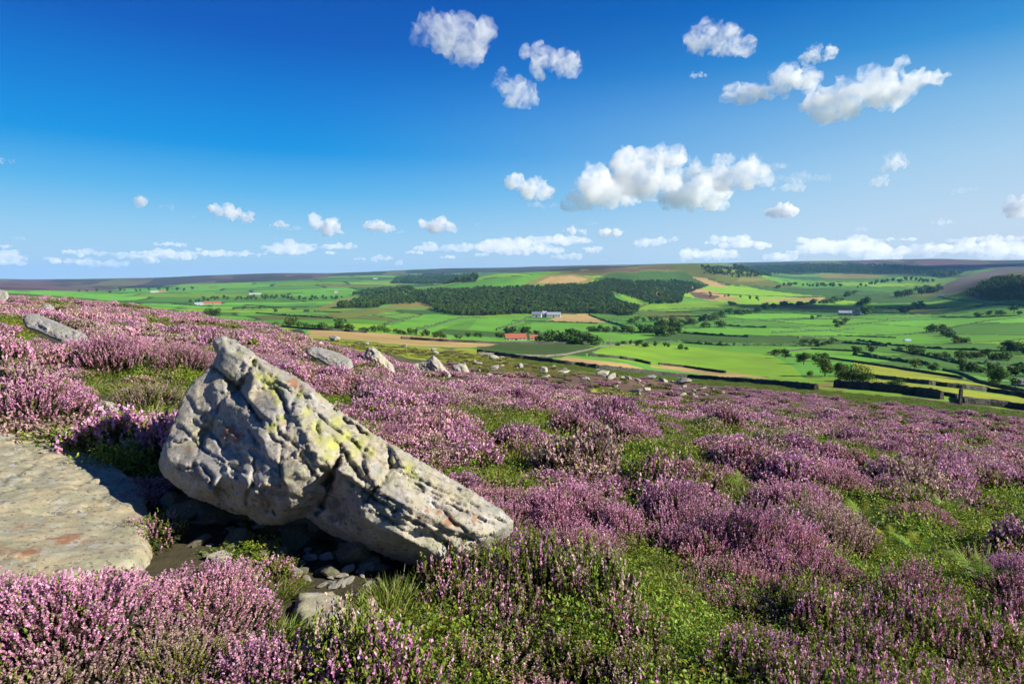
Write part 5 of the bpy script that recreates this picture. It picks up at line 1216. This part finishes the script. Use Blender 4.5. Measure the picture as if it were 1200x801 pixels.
def trunk_mesh(seed):
    r = np.random.RandomState(seed); mb = MB()
    def tube(a, b, r0, r1):
        a = np.array(a, float); b = np.array(b, float); d = unit(b - a); s = unit(np.cross(d, (.3, .9, .2))); t_ = np.cross(d, s); k = 6; an = np.arange(k) / k * 6.28
        ring = np.cos(an)[:, None] * s + np.sin(an)[:, None] * t_; V = np.vstack([a + ring * r0, b + ring * r1]); i = np.arange(k); mb.add(V, np.stack([i, (i + 1) % k, k + (i + 1) % k, k + i], -1), (1, 1, 1))
    tube((0, 0, -.05), (.01, 0, .38), .032, .022); tube((.01, 0, .36), (.02, .01, .75), .022, .006)
    for k in range(5):
        a = k * 1.3 + seed; tube((.01, 0, .28 + k * .06), (math.cos(a) * .22, math.sin(a) * .22, .5 + k * .06), .013, .004)
    return mb.mesh('trunk', M_TRUNK)
CR = {'round': [crown_mesh(600 + k) for k in range(4)], 'bush': [crown_mesh(610 + k, 420, 'bush', .11) for k in range(3)], 'cone': [crown_mesh(620 + k, 300, 'cone', .08) for k in range(2)],
      'fine': [crown_mesh(630 + k, 2600, 'round', .045) for k in range(2)], 'finebush': [crown_mesh(640 + k, 2600, 'bush', .045) for k in range(2)]}
TRK = [trunk_mesh(k) for k in range(2)]; trs = random.Random(9)
def tree(px, py, hpx, kind, label, group=None, wide=1.0):
    p = at(px, py)
    if p is None: return
    R = math.hypot(p[0], p[1]); h = hpx * R / F * 1.08
    o = empty('bush' if 'bush' in kind else 'tree', (p[0], p[1], p[2] - .1), trs.uniform(0, 6.28)); w = wide * trs.uniform(1.05, 1.5) * h; o.scale = (w, w, h)
    tag(o, label, 'bush' if 'bush' in kind else 'tree', group); kd = kind if kind != 'round' or trs.random() < .5 else 'bush'; obj('crown', trs.choice(CR[kd]), o); obj('trunk', trs.choice(TRK), o)
ORD = ['leftmost','second','third','fourth','fifth','sixth','seventh','eighth','ninth','tenth','eleventh','twelfth']
TINY = []
def trow(pts, n, h, label, kind='round', jx=3, jy=1.2, wide=1.1):
    P = np.array(pts, float); seg = np.hypot(*np.diff(P, axis=0).T); cum = np.concatenate([[0], np.cumsum(seg)])
    q = []
    for i in range(n):
        t = (i + trs.random()) / n * cum[-1]; q.append((np.interp(t, cum, P[:, 0]) + trs.uniform(-jx, jx), np.interp(t, cum, P[:, 1]) + trs.uniform(-jy, jy)))
    q.sort(); grp = label.replace('tree of', 'trees of').replace('bush in', 'bushes in')
    for i, (x, y) in enumerate(q):
        hh = h * trs.uniform(.65, 1.25)
        if h <= 4: TINY.append((x, y, hh)); continue
        lb = (label if n <= 25 or 'belt' not in label else label.replace('tree of the', 'tree of the ' + ('lower' if i < n / 3 else 'middle' if i < 2 * n / 3 else 'upper') + ' stretch of the')) if n > 12 else (ORD[i] + (' from the left, ' if i else ', ') + label)
        tree(x, y, hh, kind, lb, grp, wide)
for a in [
 (967,441,21,'fine','tall dark tree at the left end of the near clump behind the wall'),(983,444,19,'fine','middle tree of the near clump behind the wall gap'),(1000,447,20,'finebush','rounded tree at the right end of the near clump'),
 (1011,448,15,'finebush','olive bush touching the right side of the near tree clump'),(1046,457,15,'finebush','single round dark bush behind the thick near wall'),(1030,453,7,'finebush','small bush between the near clump and the round bush'),
 (1171,454,20,'fine','broad bright green tree behind the yellow fields at right'),(1190,454,9,'round','small tree right of the broad bright green tree'),(942,427,14,'fine','dark tree at the top corner of the big bright field'),
 (920,420,11,'round','tree left of the dark tree at the field corner'),(910,416,8,'bush','low bush at the top right corner of the bright field'),(955,423,10,'round','tree right of the dark field corner tree'),(948,440,7,'finebush','pale scrub bush on the stony track end'),
 (1072,432,11,'round','round tree over the wall of the upper yellow field'),(1092,434,9,'round','low round tree right of the one over the yellow field wall'),(1125,432,10,'round','tree above the curving wall at right'),
 (1016,369,11,'round','large dark tree at the right end of the low farm sheds'),(1016,357,9,'round','tall lone tree above the low farm'),(1007,359,6,'round','small tree left of the tall lone tree above the low farm'),
 (1092,389,10,'round','left big tree of the pair in the wide right pasture'),(1104,388,8,'round','right tree of the pair in the wide right pasture'),(398,386,13,'round','tall bluish tree standing above the bush row at centre left'),
 (409,386,9,'round','pale tree right of the tall bluish tree'),(342,381,11,'bush','large round bush at the left end of the bush row'),(249,371,12,'finebush','round green bush beyond the heather skyline at left'),
 (826,384,9,'round','lone tree on the light strip field, left of another'),(843,383,9,'round','lone tree at the left end of the dark hedge'),(967,419,7,'round','tree on the wall at the corner of the yellow fields'),
 (1003,416,10,'round','tree above the yellow fields, next to a hedge'),(1021,413,9,'bush','broad low tree in the fields above the yellow ones')]: tree(*a)
for a in [
 ([(322,382),(360,384),(390,386),(430,388),(480,392)],20,7,'bush in the long row on the near valley edge at centre left','bush'),
 ([(484,393),(520,396),(560,396),(590,396)],12,6,'small tree of the row between the straw strip and green fields','round'),
 ([(592,392),(612,392),(630,394)],7,8,'tree close behind the red-roofed barn','round'),
 ([(636,399),(655,401),(680,403),(697,404)],12,13,'leafy tree of the dense clump right of the red-roofed barn','round'),
 ([(650,391),(680,390),(705,389),(735,389)],12,6,'tree of the thin row above the barn clump','round'),
 ([(700,388),(715,389),(740,390)],6,9,'tree between the two green fields at centre','round'),
 ([(742,391),(760,390),(775,386),(790,383),(792,393),(770,394)],18,11,'tree of the big clump where the valley tree belt begins','round'),
 ([(765,388),(800,382),(830,376),(855,369),(880,366),(898,363)],32,7,'tree of the dark belt winding up the valley','round'),
 ([(905,360),(930,359),(960,356),(985,352),(1000,346)],24,5,'tree of the upper end of the winding belt','round'),
 ([(735,379),(750,376),(770,377)],7,6,'tree of the loose group below the wood end','round'),
 ([(715,404),(735,404),(760,406),(790,408),(812,411)],12,6,'tree of the hedge line above the big bright field','round'),
 ([(800,401),(830,404),(860,406)],7,4,'small tree of the short hedge right of centre','round'),
 ([(905,338),(930,335),(960,337),(990,336)],26,4,'distant tree of the scattered far row at right','round'),
 ([(1000,338),(1030,332),(1060,330),(1095,331)],26,4,'distant tree of the dark line under the far crag','round'),
 ([(1050,350),(1075,345),(1100,341)],12,6,'tree of the dark strip below the brown hillside','round'),
 ([(1055,367),(1075,361),(1085,358)],9,5,'tree beside the ochre bank in the right valley','round'),
 ([(1104,393),(1115,396),(1120,401),(1135,403)],9,7,'tree of the broken line below the pair of big trees','round'),
 ([(950,374),(965,372)],3,4,'small tree in the strips left of the low farm','round'),
 ([(940,401),(960,405),(985,400)],10,6,'dark tree of the group by the stony lane','round'),
 ([(975,384),(988,380),(994,376)],5,6,'tree along the pale lane below the low farm','round'),
 ([(995,370),(1005,369)],3,5,'tree behind the low farm sheds','round'),
 ([(1055,413),(1075,415),(1090,418),(1110,421)],9,7,'tree in the hedge above the diagonal wall','round'),
 ([(1120,420),(1150,419),(1165,421),(1185,424)],10,8,'dark tree of the right-hand hedge above the broad green tree','round'),
 ([(1170,413),(1185,410),(1198,415),(1215,414)],9,9,'tree of the clump at the right edge in the valley','round'),
 ([(1130,434),(1150,437),(1175,438),(1200,440),(1240,442)],12,10,'tree of the dark row behind the right yellow field','round'),
 ([(1145,371),(1175,368),(1200,368)],5,6,'lone pasture tree near the right edge, far side','round'),
 ([(820,347),(850,349),(880,352),(900,352)],8,4,'small dark tree on the tan slope beyond the wood','round'),
 ([(850,358),(858,360)],2,6,'one of two dark trees on the far strip fields','round'),
 ([(225,356),(250,351),(275,352),(300,350)],24,4,'tree of the dark row behind the left valley farm','round'),
 ([(285,352),(320,350),(360,352),(400,350)],45,4,'tree of the dark belt across the left valley','round'),
 ([(270,363),(300,362),(330,366)],10,4,'tree of the low row beneath the left valley belt','round'),
 ([(90,343),(140,343),(190,341),(230,340)],14,4,'tiny far tree of the left valley fields','round'),
 ([(470,391),(500,394),(520,394)],6,7,'dark tree at the left end of the barn field row','round'),
 ([(600,408),(620,408)],0,5,'x','round')]: trow(*a)

p_ = [(at(x, y), h) for x, y, h in TINY]; p_ = [(p, h * math.hypot(p[0], p[1]) / F * 1.1) for p, h in p_ if p is not None]
scatter('far_trees', 'tiny distant trees dotted over the far valley fields', CR['round'], [p for p, h in p_], [(0, 0, k) for k in range(len(p_))], [(h, h, h) for p, h in p_], [k % 4 for k in range(len(p_))])
# woods: too many trunks to count
WT = [CR['round'][k] for k in range(4)] + CR['cone']
K['wood'] = WT
def wood(poly, sp, h, label, seed, conif=.25):
    P = poly_xy(poly, 9); r = np.random.RandomState(seed); x0, y0 = P.min(0); x1, y1 = P.max(0)
    n = int((x1 - x0) * (y1 - y0) / sp ** 2)
    if n > 400000: n = 400000
    x = r.uniform(x0, x1, n); y = r.uniform(y0, y1, n); i = inside(x, y, P); x, y = x[i], y[i]; n = len(x)
    if n > 14000: x, y = x[:14000], y[:14000]; n = 14000
    hh = h * r.uniform(.7, 1.2, n) * (1 + .25 * vnoise(x / 40, y / 40, seed)); w = hh * r.uniform(.75, 1.15, n)
    idx = np.where(r.uniform(size=n) < conif, r.randint(4, 6, n), r.randint(0, 4, n))
    z = H(x, y) - .15 * hh
    scatter('wood', label, WT, np.stack([x, y, z], -1), np.stack([x * 0, x * 0, r.uniform(0, 6.28, n)], -1), np.stack([w, w, hh], -1), idx); print('wood', n, label)
wood([(500,341),(560,338),(600,337),(640,336),(690,334),(712,328),(745,332),(716,341),(722,352),(750,362),(738,370),(690,367),(600,368),(560,370),(520,369),(508,362),(500,356),(500,346)], 9, 11, 'dense dark wood covering the middle hill', 1)
wood([(392,361),(430,349),(480,346),(505,341),(505,356),(450,357),(440,361)], 12, 12, 'dark wood thinning out left of the middle hill', 2)
wood([(716,341),(745,330),(790,329),(830,335),(800,346),(800,352),(760,354),(735,348)], 11, 10, 'dark wood strip running right from the middle hill', 3)
wood([(750,352),(790,352),(800,355),(760,357)], 12, 12, 'narrow wood under the tan slope', 33)
wood([(1130,347),(1150,334),(1165,327),(1200,326),(1300,326),(1300,348),(1200,351),(1165,352)], 14, 13, 'dark wood on the hillside at the right edge', 4, .5)
wood([(465,326),(500,322),(555,323),(560,330),(500,333),(460,332)], 26, 20, 'far dark wood on the left hill slope', 5)
wood([(850,315),(905,312),(960,310),(1040,311),(1100,316),(1130,320),(1110,325),(1060,321),(1030,321),(960,319),(905,321),(860,319)], 30, 22, 'far dark woodland under the right moor edge', 6)
wood([(820,313),(870,316),(905,322),(870,326),(825,321)], 22, 16, 'far dark plantation right of the middle hill top', 7)
wood([(410,346),(440,340),(480,338),(490,343),(440,349)], 20, 15, 'bluish wood beyond the middle hill, left side', 8)

# farms
M_WHITE = mat_plain('limewash', (.45, .44, .42), .8, .06, 2); M_RED = mat_plain('red_pantiles', (.34, .10, .055), .8, .2, 2); M_SLATE = mat_plain('blue_slate', (.17, .19, .23), .6, .15, 2)
M_STONE = mat_plain('sandstone', (.30, .23, .17), .9, .2, 2); M_DARK = mat_plain('dark_opening', (.03, .03, .035), .6, .1, 2); M_SHEET = mat_plain('pale_sheet_roof', (.30, .33, .38), .5, .08, 2)
def gable(L_, W_, Hw, Hr, mw, mr, parent, nwin=4, x0=0.0, y0=0.0, chim=False):
    mb = MB(); x1, x2 = x0 - L_ / 2, x0 + L_ / 2; y1, y2 = y0 - W_ / 2, y0 + W_ / 2
    V = [(x1,y1,-2),(x2,y1,-2),(x2,y2,-2),(x1,y2,-2),(x1,y1,Hw),(x2,y1,Hw),(x2,y2,Hw),(x1,y2,Hw)]
    mb.add(V, [(0,1,5,4),(1,2,6,5),(2,3,7,6),(3,0,4,7)], (1,1,1)); mb.add([(x1,y1,Hw),(x1,y2,Hw),(x1,y0,Hw+Hr),(x1,y0,Hw+Hr),(x2,y2,Hw),(x2,y1,Hw),(x2,y0,Hw+Hr),(x2,y0,Hw+Hr)], [(0,1,2,3),(4,5,6,7)], (1,1,1))
    wl = obj('wall', mb.mesh('wall', mw), parent)
    mb = MB(); e = .35; t_ = .18
    for s in (-1, 1):
        ye = y0 + s * (W_ / 2 + e); ze = Hw - e * Hr / (W_ / 2)
        A = [(x1-e,ye,ze),(x2+e,ye,ze),(x2+e,y0,Hw+Hr),(x1-e,y0,Hw+Hr)]; B = [(a,b,c+t_) for a,b,c in A]
        mb.add(A + B, [(0,1,2,3),(4,5,6,7),(0,1,5,4),(1,2,6,5),(2,3,7,6),(3,0,4,7)], (1,1,1))
    rf = obj('roof', mb.mesh('roof', mr), parent)
    if chim: m2 = MB(); m2.box(x1 + .6, x1 + 1.6, y0 - .4, y0 + .4, Hw + Hr - .6, Hw + Hr + 1.3, (1,1,1)); obj('chimney', m2.mesh('chimney', mw), rf)
    for k in range(nwin):
        cx = x1 + (k + .5) / nwin * L_; m2 = MB(); dr = k == nwin // 2
        m2.box(cx - (.9 if dr else .5), cx + (.9 if dr else .5), y1 - .06, y1 + .1, 0 if dr else Hw * .4, Hw * .72, (1,1,1)); obj('door' if dr else 'window', m2.mesh('opening', M_DARK), parent)
def farm(px, py, Lpx, Wm, Hw, Hr, mw, mr, name, label, cat, turn=0.0, nwin=4, extra=(), chim=False):
    p = at(px, py); R = math.hypot(p[0], p[1]); L_ = Lpx * R / F; o = empty(name, (p[0], p[1], p[2]), -math.atan2(p[0], p[1]) + turn); tag(o, label, cat)
    gable(L_, Wm, Hw, Hr, mw, mr, o, nwin, chim=chim)
    for (dx, l2, w2, h2, r2, mw2, mr2) in extra: gable(l2 * R / F, w2, h2, r2, mw2, mr2, o, 2, dx * R / F)
farm(604,398,24, 9, 1.6, 2.6, M_WHITE, M_RED, 'barn', 'long low barn with red roof and white walls below the white farm', 'barn', .12, 5)
farm(625,398,9, 7, 1.5, 2.0, M_WHITE, M_RED, 'barn', 'short red-roofed outbuilding at the right end of the long red barn', 'barn', .12, 2)
farm(629,371.5,11, 14, 5, 4, M_WHITE, M_SLATE, 'farm_shed', 'slate-roofed white shed at left of the white farm under the big wood', 'shed', -.1, 3)
farm(638,371,5, 10, 6, 3.5, M_WHITE, M_SHEET, 'farmhouse', 'small white house between the two sheds of the farm under the wood', 'house', .1, 2, chim=True)
farm(649,371.5,16, 16, 4.5, 4, M_WHITE, M_SHEET, 'farm_shed', 'long pale-roofed white shed at right of the farm under the wood', 'shed', -.05, 5)
farm(233,357.5,8, 12, 3, 3, M_WHITE, M_SHEET, 'farmhouse', 'small white farm building at the left end of the left valley farm', 'house', .1, 3)
farm(249,356.5,17, 12, 3, 3, M_STONE, M_RED, 'farm_shed', 'long pinkish farm building in the left valley', 'barn', 0, 5)
farm(181,342.5,7, 14, 3, 3, M_WHITE, M_SHEET, 'farm_shed', 'tiny pale shed far away at upper left, left one of two', 'shed', 0, 2)
farm(190,342,7, 14, 3, 3, M_STONE, M_RED, 'farm_shed', 'tiny reddish shed far away at upper left, right one of two', 'shed', 0, 2)
farm(299,345,12, 12, 3, 3, M_WHITE, M_SHEET, 'farm_shed', 'tiny long pale shed on the left hillside above the tree belt', 'shed', 0, 4)
farm(990,369,12, 15, 4, 4, M_STONE, M_SHEET, 'farm_shed', 'left low grey farm shed in the right valley', 'shed', .1, 3)
farm(1002,369,11, 15, 4, 4, M_WHITE, M_SLATE, 'farm_shed', 'right low farm shed with dark roof beside the large dark tree', 'shed', -.1, 3)
farm(1103,348.5,5, 9, 5, 3, M_WHITE, M_SLATE, 'cottage', 'tiny white cottage below the brown hillside at right', 'house', 0, 2, chim=True)
farm(1192,452,6, 6, 1.0, 1.2, M_STONE, M_SLATE, 'field_barn', 'small dark-roofed field barn right of the broad bright green tree', 'barn', .2, 2)
farm(394,343,4, 9, 5, 4, M_WHITE, M_SLATE, 'cottage', 'tiny white cottage in the woods left of the middle hill', 'house', 0, 2, chim=True)
farm(440,327,5, 12, 6, 4, M_WHITE, M_SLATE, 'cottage', 'tiny white cottage high on the left far hillside', 'house', 0, 2)
def pole():
    p = at(715, 408); R = math.hypot(p[0], p[1]); h = 13 * R / F; o = empty('utility_pole', tuple(p)); tag(o, 'thin pale utility pole left in the big bright field', 'pole')
    mb = MB(); mb.box(-.15, .15, -.15, .15, -.5, h, (1,1,1)); obj('post', mb.mesh('post', M_STONE), o); mb = MB(); mb.box(-1.1, 1.1, -.08, .08, h - .9, h - .7, (1,1,1)); obj('crossarm', mb.mesh('crossarm', M_STONE), o)
pole()
def pond():
    P = poly_xy([(1060,398.6),(1064,398),(1068,398.6),(1068,399.6),(1064,400.1),(1060,399.6)], 2); c = P.mean(0); V = [(a - c[0], b - c[1], .0) for a, b in P]
    m, t, out = newmat('water'); b = t.nodes.new('ShaderNodeBsdfPrincipled'); b.inputs['Base Color'].default_value = (.35, .42, .45, 1); b.inputs['Roughness'].default_value = .12; L(t, b.outputs[0], out.inputs['Surface'])
    z = max(float(H(a, b_)) for a, b_ in P) + .3
    me = mesh_from('pond', V, [list(range(len(V)))], m, None, False); o = obj('pond_water', me, None, (c[0], c[1], z)); tag(o, 'small pale pond in the wide green pasture at right', None, None, 'structure')
pond()
def gate_post(px, py, h, label):
    p = at(px, py); mb = MB(); mb.box(-.16, .16, -.16, .16, -.4, h, (1,1,1)); mb.box(-.1, .1, -.1, .1, h, h + .12, (1,1,1)); o = obj('gate_post', mb.mesh('gate_post', M_WALL), None, tuple(p)); tag(o, label, 'post')
gate_post(1125, 474, 1.9, 'dark stone gate post at the right end of the thick near wall')
# ------------------------------------------------------------------ the air of the valley
def make_haze():
    m, t, out = newmat('haze_air')
    v = t.nodes.new('ShaderNodeVolumePrincipled'); v.inputs['Color'].default_value = (.22, .52, 1, 1)
    v.inputs['Density'].default_value = 4.2e-5; v.inputs['Anisotropy'].default_value = 0.0
    L(t, v.outputs[0], out.inputs['Volume'])
    mb = MB(); r = 15500.0; mb.box(-r, r, -r, r, -905, float(Z.max()) + 30, (1, 1, 1))
    o = obj('haze', mb.mesh('haze', m)); tag(o, 'thin blue haze filling the valley air', None, None, 'stuff'); o.display_type = 'WIRE'
make_haze()
